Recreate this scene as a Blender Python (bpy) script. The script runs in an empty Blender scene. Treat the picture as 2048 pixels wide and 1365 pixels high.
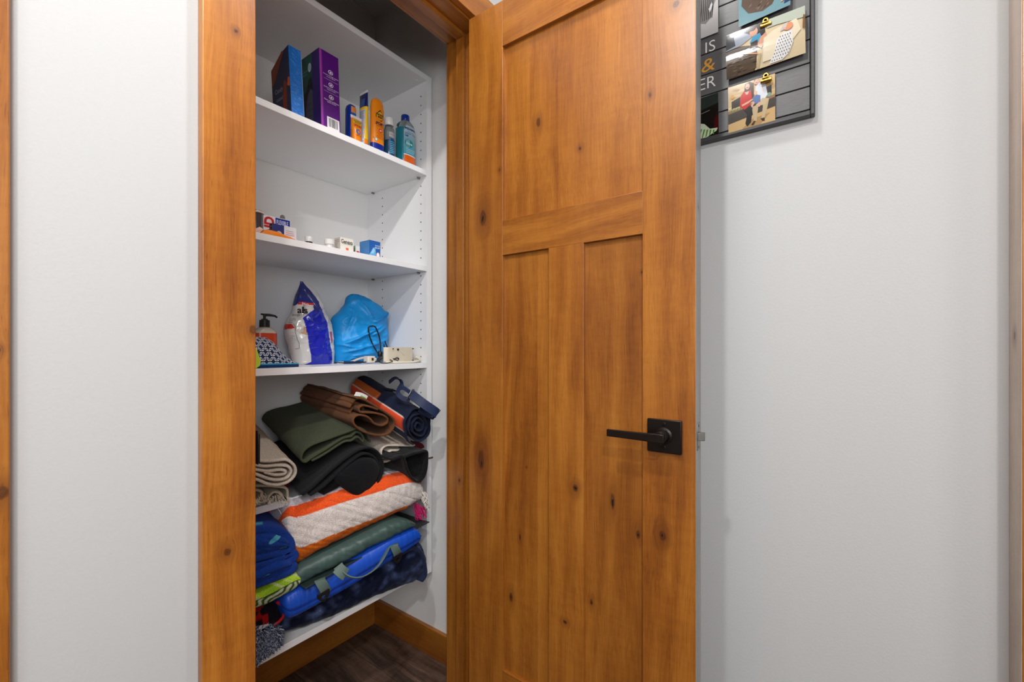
import bpy, bmesh, math, random
from mathutils import Vector, noise
random.seed(7)
S = bpy.context.scene
COL = S.collection
FLEN = 886.77; HOR = 696.56; CZ = 1.104            # focal length (px), horizon row, camera height (m)
TH = math.atan(643.77 / FLEN); SN, CS = math.sin(TH), math.cos(TH)

# ------------------------------------------------------------------ camera, light, exposure
cd = bpy.data.cameras.new('camera'); cam = bpy.data.objects.new('camera', cd); COL.objects.link(cam)
cd.sensor_width = 36; cd.lens = FLEN / 2048 * 36; cd.shift_y = (HOR - 682.5) / 2048; cd.clip_start = 0.02
cam.location = (0, 0, CZ); cam.rotation_euler = (math.pi / 2, 0, -math.atan2(CS, SN))
S.camera = cam
S.view_settings.view_transform = 'Standard'; S.view_settings.look = 'None'
S.view_settings.gamma = 1; S.view_settings.use_curve_mapping = False
S.view_settings.exposure = 0.09
w = bpy.data.worlds.new('world'); S.world = w; w.use_nodes = True
w.node_tree.nodes['Background'].inputs[0].default_value = (0.9, 0.92, 1, 1)
w.node_tree.nodes['Background'].inputs[1].default_value = 0.2

def lamp(name, loc, power, size, target=None, color=(1, .975, .94), spread=180):
    d = bpy.data.lights.new(name, 'AREA'); d.shape = 'DISK'; d.size = size; d.energy = power; d.color = color
    d.spread = math.radians(spread)
    o = bpy.data.objects.new(name, d); COL.objects.link(o); o.location = loc
    if target is not None:
        o.rotation_euler = (Vector(target) - Vector(loc)).to_track_quat('-Z', 'Y').to_euler()
    return o
lamp('downlight', (-0.04, 0.36, 2.425), 13.5, 0.08, color=(1, .99, .975))       # recessed lamps in the hall ceiling
lamp('downlight', (0.72, 0.30, 2.425), 7, 0.12, color=(1, .99, .975))
lamp('downlight', (-0.60, -0.60, 2.425), 24, 0.12, color=(1, .99, .975))
lamp('left_fill', (-1.55, -1.0, 1.4), 7.5, 0.9, (0.9, 1.1, 1.0), color=(.95, .975, 1))   # added fill from the left, not a lamp of the room
lamp('camera_fill', (-0.3, -0.3, 1.5), 6, 0.5, (1.0, 1.2, 0.9), color=(.97, .985, 1))          # added soft fill beside the camera, no real source
lamp('far_fill', (-1.2, -2.9, 1.5), 18, 1.2, (0.8, 1.2, 1.0), color=(.95, .975, 1))  # added frontal fill from behind the camera, unseen

# ------------------------------------------------------------------ geometry of the view
def dirv(px, py):
    u = (px - 1024) / FLEN; v = (HOR - py) / FLEN
    return Vector((SN * u + CS, SN - CS * u, v))
def at(px, py, X=None, Y=None, Z=None):
    """world point on a plane, measured from the photograph"""
    d = dirv(px, py)
    t = X / d.x if X is not None else (Y / d.y if Y is not None else (Z - CZ) / d.z)
    return Vector((t * d.x, t * d.y, CZ + t * d.z))
def ratio(px):
    d = dirv(px, 0); return d.x / d.y
def lin(c):
    return tuple(((v / 255) / 12.92 if v / 255 <= .04045 else ((v / 255 + .055) / 1.055) ** 2.4) for v in c[:3]) + (1,)

# ------------------------------------------------------------------ materials
MATS = {}
def new_mat(name):
    m = bpy.data.materials.new(name); m.use_nodes = True
    return m, m.node_tree.nodes, m.node_tree.links, m.node_tree.nodes['Principled BSDF']
def inp(b, **k):
    for n, v in k.items():
        n = n.replace('_', ' ')
        if n in b.inputs: b.inputs[n].default_value = v
def plain(name, rgb, rough=.5, metal=0, bump=0, bscale=200, var=.06, sheen=0, coat=0, spec=.5, vcol=False, trans=0, ior=1.45, alpha=1, stretch=(1, 1, 1)):
    if name in MATS: return MATS[name]
    m, N, L, b = new_mat(name)
    inp(b, Roughness=rough, Metallic=metal, Specular_IOR_Level=spec)
    b.inputs['Sheen Weight'].default_value = sheen; b.inputs['Sheen Roughness'].default_value = .5
    b.inputs['Coat Weight'].default_value = coat; b.inputs['Coat Roughness'].default_value = .12
    b.inputs['Transmission Weight'].default_value = trans; b.inputs['IOR'].default_value = ior
    b.inputs['Alpha'].default_value = alpha
    tc = N.new('ShaderNodeTexCoord'); mp = N.new('ShaderNodeMapping'); L.new(tc.outputs['Object'], mp.inputs[0])
    mp.inputs['Scale'].default_value = stretch
    n = N.new('ShaderNodeTexNoise'); n.inputs['Scale'].default_value = bscale; n.inputs['Detail'].default_value = 3
    L.new(mp.outputs[0], n.inputs['Vector'])
    mr = N.new('ShaderNodeMapRange'); mr.inputs[3].default_value = 1 - var; mr.inputs[4].default_value = 1 + var
    mr.inputs[1].default_value = .3; mr.inputs[2].default_value = .7
    L.new(n.outputs['Fac'], mr.inputs[0])
    mx = N.new('ShaderNodeVectorMath'); mx.operation = 'SCALE'; L.new(mr.outputs[0], mx.inputs['Scale'])
    if vcol:
        a = N.new('ShaderNodeAttribute'); a.attribute_name = 'Col'; L.new(a.outputs['Color'], mx.inputs[0])
    else:
        mx.inputs[0].default_value = lin(rgb)[:3]
    L.new(mx.outputs[0], b.inputs['Base Color'])
    if bump:
        bp = N.new('ShaderNodeBump'); bp.inputs['Strength'].default_value = bump; bp.inputs['Distance'].default_value = .002
        L.new(n.outputs['Fac'], bp.inputs['Height']); L.new(bp.outputs[0], b.inputs['Normal'])
    MATS[name] = m
    return m

def wood(name, axis='Z', seed=0.0, tint=1.0, knots=(), strips=0.0, cols=None, rough=.38, coat=.25, spec=.5, scale=1.0):
    """knotty stained alder; knots = (x, y, z, radius, elongation)"""
    m, N, L, b = new_mat(name)
    inp(b, Roughness=rough, Specular_IOR_Level=spec)
    b.inputs['Coat Weight'].default_value = coat; b.inputs['Coat Roughness'].default_value = .28; b.inputs['Coat IOR'].default_value = 1.5
    g = N.new('ShaderNodeNewGeometry')
    ai = 'XYZ'.index(axis)
    def vm(op, a, bb=None, sc=None):
        n = N.new('ShaderNodeVectorMath'); n.operation = op
        for i, q in enumerate((a, bb)):
            if q is None: continue
            if isinstance(q, (tuple, list, Vector)): n.inputs[i].default_value = tuple(q)
            else: L.new(q, n.inputs[i])
        if sc is not None:
            if isinstance(sc, (int, float)): n.inputs['Scale'].default_value = sc
            else: L.new(sc, n.inputs['Scale'])
        return n
    def mt(op, a, bb=0.0, c=0.0, clamp=False):
        n = N.new('ShaderNodeMath'); n.operation = op; n.use_clamp = clamp
        for i, q in enumerate((a, bb, c)):
            if isinstance(q, (int, float)): n.inputs[i].default_value = q
            else: L.new(q, n.inputs[i])
        return n.outputs[0]
    def tex(vec, scale, detail, dist=0.0, rough_=.5):
        n = N.new('ShaderNodeTexNoise'); n.inputs['Scale'].default_value = scale; n.inputs['Detail'].default_value = detail
        n.inputs['Distortion'].default_value = dist; n.inputs['Roughness'].default_value = rough_
        L.new(vec, n.inputs['Vector']); return n
    pos = vm('ADD', g.outputs['Position'], (seed * 3.1, seed * 1.7, seed * 2.3)).outputs[0]
    raw = g.outputs['Position']
    # warp so the grain wanders
    wn = tex(pos, 2.2 * scale, 2)
    wv = vm('SCALE', vm('SUBTRACT', wn.outputs['Color'], (.5, .5, .5)).outputs[0], sc=.055).outputs[0]
    p = vm('ADD', pos, wv).outputs[0]
    kd = None; halo = None
    for (kx, ky, kz, kr, el) in knots:
        inv = [1 / kr] * 3; inv[ai] = 1 / (kr * el)
        d = vm('LENGTH', vm('MULTIPLY', vm('SUBTRACT', raw, (kx, ky, kz)).outputs[0], tuple(inv)).outputs[0]).outputs['Value']
        mr = N.new('ShaderNodeMapRange'); mr.interpolation_type = 'SMOOTHSTEP'
        mr.inputs[1].default_value = 4.0; mr.inputs[2].default_value = .6; mr.inputs[3].default_value = 0; mr.inputs[4].default_value = 1
        L.new(d, mr.inputs[0])
        disp = vm('SCALE', vm('SUBTRACT', raw, (kx, ky, kz)).outputs[0], sc=mt('MULTIPLY', mr.outputs[0], -.75)).outputs[0]
        p = vm('ADD', p, disp).outputs[0]
        kn = tex(vm('MULTIPLY', raw, tuple([1.2 / kr if i != ai else .5 / kr for i in range(3)])).outputs[0], 1, 3)
        d = mt('ADD', d, mt('MULTIPLY', mt('SUBTRACT', kn.outputs['Fac'], .5), 1.1 if kr < .006 else .7))
        kd = d if kd is None else mt('MINIMUM', kd, d)
        halo = mr.outputs[0] if halo is None else mt('MAXIMUM', halo, mr.outputs[0])
    sc1 = [17.0 * scale] * 3; sc1[ai] = .9 * scale
    sc2 = [330.0] * 3; sc2[ai] = 9.0
    sc3 = [7.0] * 3; sc3[ai] = 3.2
    n1 = tex(vm('MULTIPLY', p, tuple(sc1)).outputs[0], 1, 4, .7, .55)
    n2 = tex(vm('MULTIPLY', p, tuple(sc2)).outputs[0], 1, 3)
    n3 = tex(vm('MULTIPLY', pos, tuple(sc3)).outputs[0], 1, 2, .3)
    v = mt('ADD', mt('MULTIPLY', n1.outputs['Fac'], .34), mt('MULTIPLY', n2.outputs['Fac'], .26))
    v = mt('ADD', v, mt('ADD', mt('MULTIPLY', n3.outputs['Fac'], .36), .04))
    n4 = tex(vm('MULTIPLY', p, tuple([26.0 if i != ai else 75.0 for i in range(3)])).outputs[0], 1, 2)
    v = mt('ADD', v, mt('MULTIPLY', mt('SUBTRACT', n4.outputs['Fac'], .5), .10))
    n5 = tex(vm('MULTIPLY', p, tuple([900.0 if i != ai else 28.0 for i in range(3)])).outputs[0], 1, 1)
    v = mt('SUBTRACT', v, mt('MULTIPLY', mt('GREATER_THAN', n5.outputs['Fac'], .68), .10))
    # growth-ring lines
    wvn = N.new('ShaderNodeTexWave'); wvn.wave_type = 'BANDS'; wvn.bands_direction = 'X' if axis != 'X' else 'Y'
    if axis != 'X' : wvn.bands_direction = 'DIAGONAL'
    scw = [1.0] * 3; scw[ai] = .07
    L.new(vm('MULTIPLY', p, tuple(scw)).outputs[0], wvn.inputs['Vector'])
    wvn.inputs['Scale'].default_value = 9 * scale; wvn.inputs['Distortion'].default_value = 7; wvn.inputs['Detail'].default_value = 2; wvn.inputs['Detail Scale'].default_value = 1.2
    v = mt('ADD', v, mt('MULTIPLY', mt('SUBTRACT', wvn.outputs['Fac'], .5), .07))
    if strips:
        sx = N.new('ShaderNodeSeparateXYZ'); L.new(raw, sx.inputs[0])
        ax2 = 'Y' if axis == 'Z' else ('Z' if axis == 'Y' else 'Z')
        fl = mt('FLOOR', mt('ADD', mt('MULTIPLY', sx.outputs[ax2], 1 / strips), seed))
        wn2 = N.new('ShaderNodeTexWhiteNoise'); wn2.noise_dimensions = '1D'; L.new(fl, wn2.inputs['W'])
        v = mt('ADD', v, mt('MULTIPLY', mt('SUBTRACT', wn2.outputs['Value'], .5), .13))
    cr = N.new('ShaderNodeValToRGB'); L.new(v, cr.inputs[0])
    cc = cols or [(.28, (110, 56, 12)), (.46, (146, 85, 24)), (.60, (168, 105, 35)), (.80, (190, 128, 52))]
    while len(cr.color_ramp.elements) < len(cc): cr.color_ramp.elements.new(.5)
    for e, (ps, c) in zip(cr.color_ramp.elements, cc):
        e.position = ps; l = lin(c); e.color = (l[0] * tint, l[1] * tint, l[2] * tint, 1)
    colr = cr.outputs[0]
    def mix(fac, a, c):
        n = N.new('ShaderNodeMix'); n.data_type = 'RGBA'
        L.new(fac, n.inputs[0]); L.new(a, n.inputs[6]); n.inputs[7].default_value = c; return n.outputs[2]
    if kd is not None:
        colr = mix(mt('MULTIPLY', halo, .42), colr, lin((88, 42, 12)))
        # edge of the knot, its rings and its cracked centre
        ring = mt('MULTIPLY', mt('ADD', mt('SINE', mt('MULTIPLY', kd, 14.0)), 1.0), .06)
        ins = mt('SUBTRACT', 1.0, mt('MULTIPLY', kd, 1.0), clamp=True)
        ins = mt('MULTIPLY', ins, 4.0, clamp=True)
        colr = mix(mt('MULTIPLY', ins, mt('ADD', ring, .62)), colr, lin((66, 32, 10)))
        cn = tex(vm('MULTIPLY', raw, tuple([150 if i != ai else 60 for i in range(3)])).outputs[0], 1, 2)
        ck = mt('SUBTRACT', mt('ADD', .26, mt('MULTIPLY', mt('SUBTRACT', cn.outputs['Fac'], .5), 2.0)), kd)
        colr = mix(mt('MULTIPLY', ck, 10.0, clamp=True), colr, lin((22, 12, 8)))
    L.new(colr, b.inputs['Base Color'])
    bp = N.new('ShaderNodeBump'); bp.inputs['Strength'].default_value = .12; bp.inputs['Distance'].default_value = .0006
    L.new(n2.outputs['Fac'], bp.inputs['Height']); L.new(bp.outputs[0], b.inputs['Normal'])
    return m

M_WALL = plain('wall_paint_dimmed', (190, 191, 191), .75, bump=.10, bscale=260, var=.008, spec=.25)  # hall copy of the wall paint, darkened to offset its stronger light
M_WALLC = plain('wall_paint_lightened', (238, 237, 235), .75, bump=.10, bscale=260, var=.008, spec=.25)  # same wall paint, lightened to brighten the dim closet
M_CEIL = plain('ceiling_paint', (232, 231, 228), .9, bump=.1, bscale=120, var=.01)
M_MEL = plain('white_melamine', (240, 240, 241), .32, bump=.02, bscale=500, var=.006, spec=.45)
M_DARK = plain('dark_hole', (30, 28, 27), .8)
M_STEEL = plain('steel', (150, 148, 142), .35, 1, var=.03)
M_BRONZE = plain('oil_bronze', (30, 25, 23), .34, .55, bump=.03, bscale=600, spec=.6)
M_GOLD = plain('brass', (170, 128, 58), .3, 1)
M_BLACKP = plain('black_plastic', (20, 20, 22), .4)
M_PRINT = plain('print', (255, 255, 255), .45, vcol=True, var=.01)
M_GLOSSP = plain('glossy_print', (255, 255, 255), .12, vcol=True, var=.01, coat=.8)
M_CARD = plain('printed_card', (255, 255, 255), .38, vcol=True, var=.03, bscale=60)
M_PLAST = plain('moulded_plastic', (255, 255, 255), .25, vcol=True, var=.02, bscale=40, coat=.2)
M_FILM = plain('shiny_film', (255, 255, 255), .2, vcol=True, var=.04, bscale=60, coat=.5, bump=.25)
M_TERRY = plain('terry_cloth', (255, 255, 255), .95, vcol=True, var=.38, bscale=560, bump=1.0, sheen=.06, spec=.1)
M_CLOTH = plain('woven_cloth', (255, 255, 255), .9, vcol=True, var=.08, bscale=900, bump=.3, sheen=.04, spec=.2)
M_NYLON = plain('nylon', (255, 255, 255), .42, vcol=True, var=.05, bscale=400, bump=.08, spec=.5)
M_FLEECE = plain('plush', (255, 255, 255), .9, vcol=True, var=.35, bscale=260, bump=.8, sheen=.10, spec=.12)

# ------------------------------------------------------------------ mesh building
class MB:
    def __init__(s): s.v = []; s.f = []; s.c = []; s.cur = (200, 200, 200)
    def add(s, vs, fs, col=None):
        o = len(s.v); s.v += [tuple(v) for v in vs]
        if col is None: s.c += [s.cur] * len(vs)
        elif isinstance(col, list): s.c += col
        else: s.c += [col] * len(vs)
        s.f += [tuple(i + o for i in f) for f in fs]
        return s
    def box(s, x0, x1, y0, y1, z0, z1, col=None):
        v = [(x, y, z) for x in (x0, x1) for y in (y0, y1) for z in (z0, z1)]
        return s.add(v, [(0, 1, 3, 2), (4, 6, 7, 5), (0, 4, 5, 1), (2, 3, 7, 6), (0, 2, 6, 4), (1, 5, 7, 3)], col)
    def rings(s, rs, cap=True, closed=True, col=None, cols=None):
        n = len(rs[0]); vs = [p for r in rs for p in r]; fs = []
        for j in range(len(rs) - 1):
            for i in range(n if closed else n - 1):
                a = j * n + i; b_ = j * n + (i + 1) % n
                fs.append((a, b_, b_ + n, a + n))
        if cap and closed:
            fs.append(tuple(range(n))[::-1]); fs.append(tuple((len(rs) - 1) * n + i for i in range(n)))
        return s.add(vs, fs, cols if cols is not None else col)
    def lathe(s, c, prof, n=24, axis='Z', col=None, cols=None):
        rs = []; cl = []
        for k, (r, h) in enumerate(prof):
            ring = []
            for i in range(n):
                a = 2 * math.pi * i / n; q = (r * math.cos(a), r * math.sin(a), h)
                if axis == 'X': q = (q[2], q[0], q[1])
                if axis == 'Y': q = (q[1], q[2], q[0])
                ring.append((c[0] + q[0], c[1] + q[1], c[2] + q[2]))
            rs.append(ring)
            if cols: cl += [cols[k]] * n
        return s.rings(rs, col=col, cols=cl if cols else None)
    def tube(s, pts, r, n=8, col=None, flat=None):
        pts = [Vector(p) for p in pts]; rs = []; up = None
        for i, p in enumerate(pts):
            t = (pts[min(i + 1, len(pts) - 1)] - pts[max(i - 1, 0)])
            if t.length < 1e-9: t = Vector((0, 0, 1))
            t.normalize()
            if up is None:
                up = t.orthogonal().normalized()
            up = (up - t * up.dot(t))
            up = t.orthogonal().normalized() if up.length < 1e-6 else up.normalized()
            sd = t.cross(up); rr = r[i] if isinstance(r, list) else r
            rs.append([tuple(p + up * rr * math.cos(2 * math.pi * k / n) + sd * rr * math.sin(2 * math.pi * k / n)) for k in range(n)])
        return s.rings(rs, col=col)
    def poly(s, pts, off, col=None):
        """prism: polygon pts (3D) extruded by vector off"""
        n = len(pts); P = [Vector(p) for p in pts]; Q = [p + Vector(off) for p in P]
        return s.add(P + Q, [tuple(range(n))[::-1], tuple(range(n, 2 * n))] + [(i, (i + 1) % n, n + (i + 1) % n, n + i) for i in range(n)], col)
    def build(s, name, mat, parent=None, smooth=False, bevel=0, seg=2, subd=0, loc=None, angle=None, xf=None):
        me = bpy.data.meshes.new(name); me.from_pydata(s.v, [], s.f)
        ca = me.color_attributes.new('Col', 'FLOAT_COLOR', 'POINT')
        buf = []
        cache = {}
        for c in s.c:
            if c not in cache: cache[c] = lin(c)
            buf.extend(cache[c])
        ca.data.foreach_set('color', buf)
        bm = bmesh.new(); bm.from_mesh(me); bmesh.ops.recalc_face_normals(bm, faces=bm.faces)
        if xf is not None: bm.transform(xf)
        bm.to_mesh(me); bm.free()
        if smooth:
            for p in me.polygons: p.use_smooth = True
        me.materials.append(mat)
        o = bpy.data.objects.new(name, me); COL.objects.link(o)
        if parent is not None:
            o.parent = parent; pl = Vector(parent.get('_abs', (0, 0, 0)))
            me.transform(__import__('mathutils').Matrix.Translation(-pl)); o['_abs'] = tuple(pl)
        if bevel:
            md = o.modifiers.new('bevel', 'BEVEL'); md.width = bevel; md.segments = seg; md.limit_method = 'ANGLE'; md.angle_limit = math.radians(40)
            md.harden_normals = False
            for p in me.polygons: p.use_smooth = True
            me.set_sharp_from_angle(angle=math.radians(35))
        if subd:
            md = o.modifiers.new('sub', 'SUBSURF'); md.levels = subd; md.render_levels = subd
        if angle and smooth: me.set_sharp_from_angle(angle=math.radians(angle))
        return o
def tag(o, label=None, cat=None, group=None, kind=None):
    if label: o['label'] = label
    if cat: o['category'] = cat
    if group: o['group'] = group
    if kind: o['kind'] = kind
    return o
def thing(name, loc, label, cat, group=None):
    o = bpy.data.objects.new(name, None); COL.objects.link(o); o.location = loc; o.empty_display_size = .02
    o['_abs'] = tuple(loc); return tag(o, label, cat, group)
def structure(o): o['kind'] = 'structure'; return o
def bx(*a): return MB().box(*a)

def catmull(pts, n):
    """resample an open polyline smoothly to n points"""
    P = [Vector(p) for p in pts]; P = [P[0] * 2 - P[1]] + P + [P[-1] * 2 - P[-2]]
    out = []
    m = len(pts) - 1
    for k in range(n):
        t = k / (n - 1) * m; i = min(int(t), m - 1); f = t - i
        a, b_, c, d = P[i:i + 4]
        out.append(.5 * ((2 * b_) + (c - a) * f + (2 * a - 5 * b_ + 4 * c - d) * f * f + (3 * b_ - a - 3 * c + d) * f ** 3))
    return out

# ---- flat print: text and shapes mapped through a function (u, v) -> point
_tc = {}
def text_mesh(body, bold=0.0, shear=0.0):
    k = (body, bold, shear)
    if k in _tc: return _tc[k]
    cu = bpy.data.curves.new('t', 'FONT'); cu.body = body; cu.offset = bold; cu.shear = shear; cu.resolution_u = 3; cu.fill_mode = 'FRONT'
    o = bpy.data.objects.new('t', cu); COL.objects.link(o)
    dg = bpy.context.evaluated_depsgraph_get(); me = bpy.data.meshes.new_from_object(o.evaluated_get(dg))
    vs = [(v.co.x, v.co.y) for v in me.vertices]; fs = [tuple(p.vertices) for p in me.polygons]
    bpy.data.objects.remove(o); bpy.data.curves.remove(cu); bpy.data.meshes.remove(me)
    x0 = min(v[0] for v in vs); x1 = max(v[0] for v in vs); y0 = min(v[1] for v in vs); y1 = max(v[1] for v in vs)
    vs = [((x - x0) / (x1 - x0), (y - y0) / (y1 - y0)) for x, y in vs]
    _tc[k] = (vs, fs); return _tc[k]
def print_text(mb, F, body, u0, v0, u1, v1, col, bold=0.0, shear=0.0, layer=1, rot=0):
    vs, fs = text_mesh(body, bold, shear)
    def g(a, b_):
        if rot == 90: a, b_ = 1 - b_, a
        return F(u0 + a * (u1 - u0), v0 + b_ * (v1 - v0), layer)
    mb.add([g(a, b_) for a, b_ in vs], fs, col)
def print_poly(mb, F, pts, col, layer=0, sub=0):
    if sub:
        # rectangle subdivided so that it follows a curved face; pts = (u0, v0, u1, v1)
        u0, v0, u1, v1 = pts; n = sub
        vs = [F(u0 + (u1 - u0) * i / n, v0 + (v1 - v0) * j / n, layer) for j in range(n + 1) for i in range(n + 1)]
        fs = [(j * (n + 1) + i, j * (n + 1) + i + 1, (j + 1) * (n + 1) + i + 1, (j + 1) * (n + 1) + i) for j in range(n) for i in range(n)]
        mb.add(vs, fs, col)
    else:
        mb.add([F(u, v, layer) for u, v in pts], [tuple(range(len(pts)))], col)
def rect(u0, v0, u1, v1): return [(u0, v0), (u1, v0), (u1, v1), (u0, v1)]
def oval(cu_, cv, ru, rv, n=18, a0=0): return [(cu_ + ru * math.cos(2 * math.pi * i / n + a0), cv + rv * math.sin(2 * math.pi * i / n + a0)) for i in range(n)]
def lerp(a, b_, t): return a + (b_ - a) * t
def mixc(a, b_, t): t = max(0, min(1, t)); return tuple(int(a[i] + (b_[i] - a[i]) * t) for i in range(3))
def inpoly(x, y, P):
    r = False; j = len(P) - 1
    for i in range(len(P)):
        if (P[i][1] > y) != (P[j][1] > y) and x < (P[j][0] - P[i][0]) * (y - P[i][1]) / (P[j][1] - P[i][1]) + P[i][0]: r = not r
        j = i
    return r

# ------------------------------------------------------------------ the setting
YW = .84; YJ = .955; XJL = .371; XJR = .986; XR = 1.12; HC = 2.44; HJ = CZ + .934   # closet wall, jamb depth, opening, right wall, ceiling, head
XCR = 1.125; XCL = .215; YCB = 1.50
floor = structure(bx(-1.75, 1.3, -3.3, 1.62, -.05, -.006).build('floor', M_DARK))
plank_mats = []
for i in range(4):
    plank_mats.append(wood('plank_wood_%d' % i, 'Y', 40 + i * 3.3, 1, cols=[(.36, (30, 20, 15)), (.48, (62, 45, 36)), (.58, (92, 70, 58)), (.70, (122, 96, 80))], rough=.5, coat=0, scale=1.3))
pw, pln = .18, 1.22
me_cache = {}
for i in range(17):
    x0 = -1.735 + i * pw
    y = -3.3 - (i * .47 % 1.22)
    while y < 1.6:
        y0 = max(y, -3.3); y1 = min(y + pln, 1.6)
        if y1 - y0 > .05:
            o = bx(x0 + .0008, min(x0 + pw, 1.29) - .0008, y0 + .0008, y1 - .0008, -.006, 0).build('plank', plank_mats[(i * 5 + int((y + 9) * 3)) % 4], floor, bevel=.0008, seg=1)
        y += pln
structure(bx(-1.75, 1.3, -3.3, 1.62, HC, HC + .05).build('ceiling', M_CEIL))
# closet wall with two openings (the closet and the doorway to its left)
XO = .004; D2L = -.72
wb = MB()
def wall_piece(x0, x1, z0, z1): wb.box(x0, x1, YW, YJ, z0, z1)
HO = HJ + .019
wall_piece(-1.7, D2L - .019, 0, HC); wall_piece(D2L - .019, XO + .019, HO, HC)
wall_piece(XO + .019, XJL - .019, 0, HC); wall_piece(XJL - .019, XJR + .019, HO, HC); wall_piece(XJR + .019, XR + .06, 0, HC)
structure(wb.build('wall_closet', M_WALL))
structure(bx(XR, XR + .06, -3.3, YW, 0, HC).build('wall_right', M_WALL))
structure(bx(-1.75, -1.7, -3.3, YJ, 0, HC).build('wall_left', M_WALL))
structure(bx(-1.75, 1.3, -3.35, -3.3, 0, HC).build('wall_rear', M_WALL))
structure(bx(XCR, XCR + .055, YJ, YCB + .05, 0, HC).build('wall_closet_right', M_WALLC))
structure(bx(XCL - .05, XCL, YJ, YCB + .05, 0, HC).build('wall_closet_left', M_WALLC))
structure(bx(XCL, XCR, YCB, YCB + .05, 0, HC).build('wall_closet_back', M_WALLC))

# baseboards
W_BASE = wood('base_wood', 'X', 3.0, .92)
W_BASEY = wood('base_wood_y', 'Y', 5.0, .92)
structure(bx(XCL, XCR, YCB - .014, YCB, 0, .1).build('baseboard_closet_back', W_BASE, bevel=.002))
structure(bx(XCR - .014, XCR, YJ + .016, YCB - .014, 0, .1).build('baseboard_closet_right', W_BASEY, bevel=.002))
structure(bx(XR - .014, XR, -.24, YW, 0, .1).build('baseboard_right', W_BASEY, bevel=.002))
structure(bx(XO + .085, XJL - .09, YW - .014, YW, 0, .1).build('baseboard_wall', W_BASE, bevel=.002))

# casings and jambs of the closet opening
ck = at(472, 62, Y=.821)
W_CAS = wood('casing_wood', 'Z', 1.0, 1.15, knots=[(ck.x, ck.y, ck.z, .0035, 1.2), (.362, .82, at(508, 660, Y=.821).z, .008, 1.2), (at(455, 1105, Y=.821).x, .82, at(455, 1105, Y=.821).z, .006, 1.2)])
W_CAS2 = wood('casing_wood_head', 'X', 2.0)
W_JAMB = wood('jamb_wood', 'Z', 6.0, .92, knots=[(.974, .9, at(921, 962, X=.974).z, .004, 1.6)])
W_JAMBH = wood('jamb_wood_head', 'X', 7.0, .95)
CT = .019
structure(bx(.284, .366, YW - CT, YW, 0, HJ + .006).build('trim_1', W_CAS, bevel=.0018))
structure(bx(.284, 1.077, YW - CT, YW, HJ + .006, HJ + .091).build('trim_2', W_CAS2, bevel=.0018))
structure(bx(.992, 1.077, YW - CT, YW, 0, HJ + .006).build('trim_3', W_CAS, bevel=.0018))
d1 = thing('door_frame', (XJL, YW, 0), 'stained wooden jamb and stop lining the closet opening', 'door frame')
bx(XJL - .019, XJL, YW, YJ, 0, HJ).build('side_jamb', W_JAMB, d1, bevel=.001)
bx(XJR, XJR + .019, YW, YJ, 0, HJ).build('side_jamb', W_JAMB, d1, bevel=.001)
bx(XJL - .019, XJR + .019, YW, YJ, HJ, HJ + .019).build('head_jamb', W_JAMBH, d1, bevel=.001)
bx(XJL, XJL + .010, .885, .916, 0, HJ - .012).build('stop', W_JAMB, d1, bevel=.0012)
bx(XJR - .012, XJR, .885, .914, 0, HJ - .012).build('stop', W_JAMB, d1, bevel=.0012)
bx(XJL, XJR, .885, .914, HJ - .012, HJ).build('stop', W_JAMBH, d1, bevel=.0012)
bx(XJR + .005, XJR + .075, YJ, YJ + .015, 0, HJ + .09).build('inner_casing', W_JAMB, d1, bevel=.0015)
bx(XJL - .08, XJL - .005, YJ, YJ + .015, 0, HJ + .09).build('inner_casing', W_JAMB, d1, bevel=.0015)
bx(XJL - .005, XJR + .005, YJ, YJ + .015, HJ + .004, HJ + .09).build('inner_casing', W_JAMBH, d1, bevel=.0015)
sp = MB(); zt, zb = at(515, 868, Y=.822).z, at(515, 927, Y=.822).z
sp.box(XJL, XJL + .0015, .826, .87, zb - .004, zt + .004); sp.box(XJL - .002, XJL + .0012, .8195, .827, zb, zt)
tag(sp.build('strike_plate', M_BRONZE, d1, bevel=.0006), 'dark bronze strike plate')

# second doorway to the left, its casing at the edge of the picture
W_C4 = wood('casing_wood_b', 'Z', 9.0, 1.0, knots=[(.072, .82, at(10, 985, Y=.821).z, .007, 1.4), (.069, .82, at(8, 700, Y=.821).z, .003, 1.4)])
structure(bx(XO - .006, .0787, YW - CT, YW, 0, HJ + .006).build('trim_4', W_C4, bevel=.0018))
structure(bx(D2L - .079, D2L + .006, YW - CT, YW, 0, HJ + .006).build('trim_5', W_C4, bevel=.0018))
structure(bx(D2L - .079, .0787, YW - CT, YW, HJ + .006, HJ + .091).build('trim_6', W_CAS2, bevel=.0018))
structure(bx(XO, XO + .019, YW, YJ, 0, HO).build('trim_7', W_C4)); structure(bx(D2L - .019, D2L, YW, YJ, 0, HO).build('trim_8', W_C4))
W_D2 = wood('second_door_wood', 'Z', 12.0)
d2 = structure(bx(D2L + .003, XO - .003, YW + .012, YW + .04, .01, HJ - .003).build('door_2', W_D2))
for (x0, x1, z0, z1) in ((D2L + .003, D2L + .11, .01, HJ - .003), (XO - .11, XO - .003, .01, HJ - .003), (D2L + .11, XO - .11, .01, .22), (D2L + .11, XO - .11, HJ - .12, HJ - .003), (D2L + .11, XO - .11, 1.35, 1.45)):
    bx(x0, x1, YW + .002, YW + .012, z0, z1).build('rail', W_D2, d2, bevel=.001)
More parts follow.
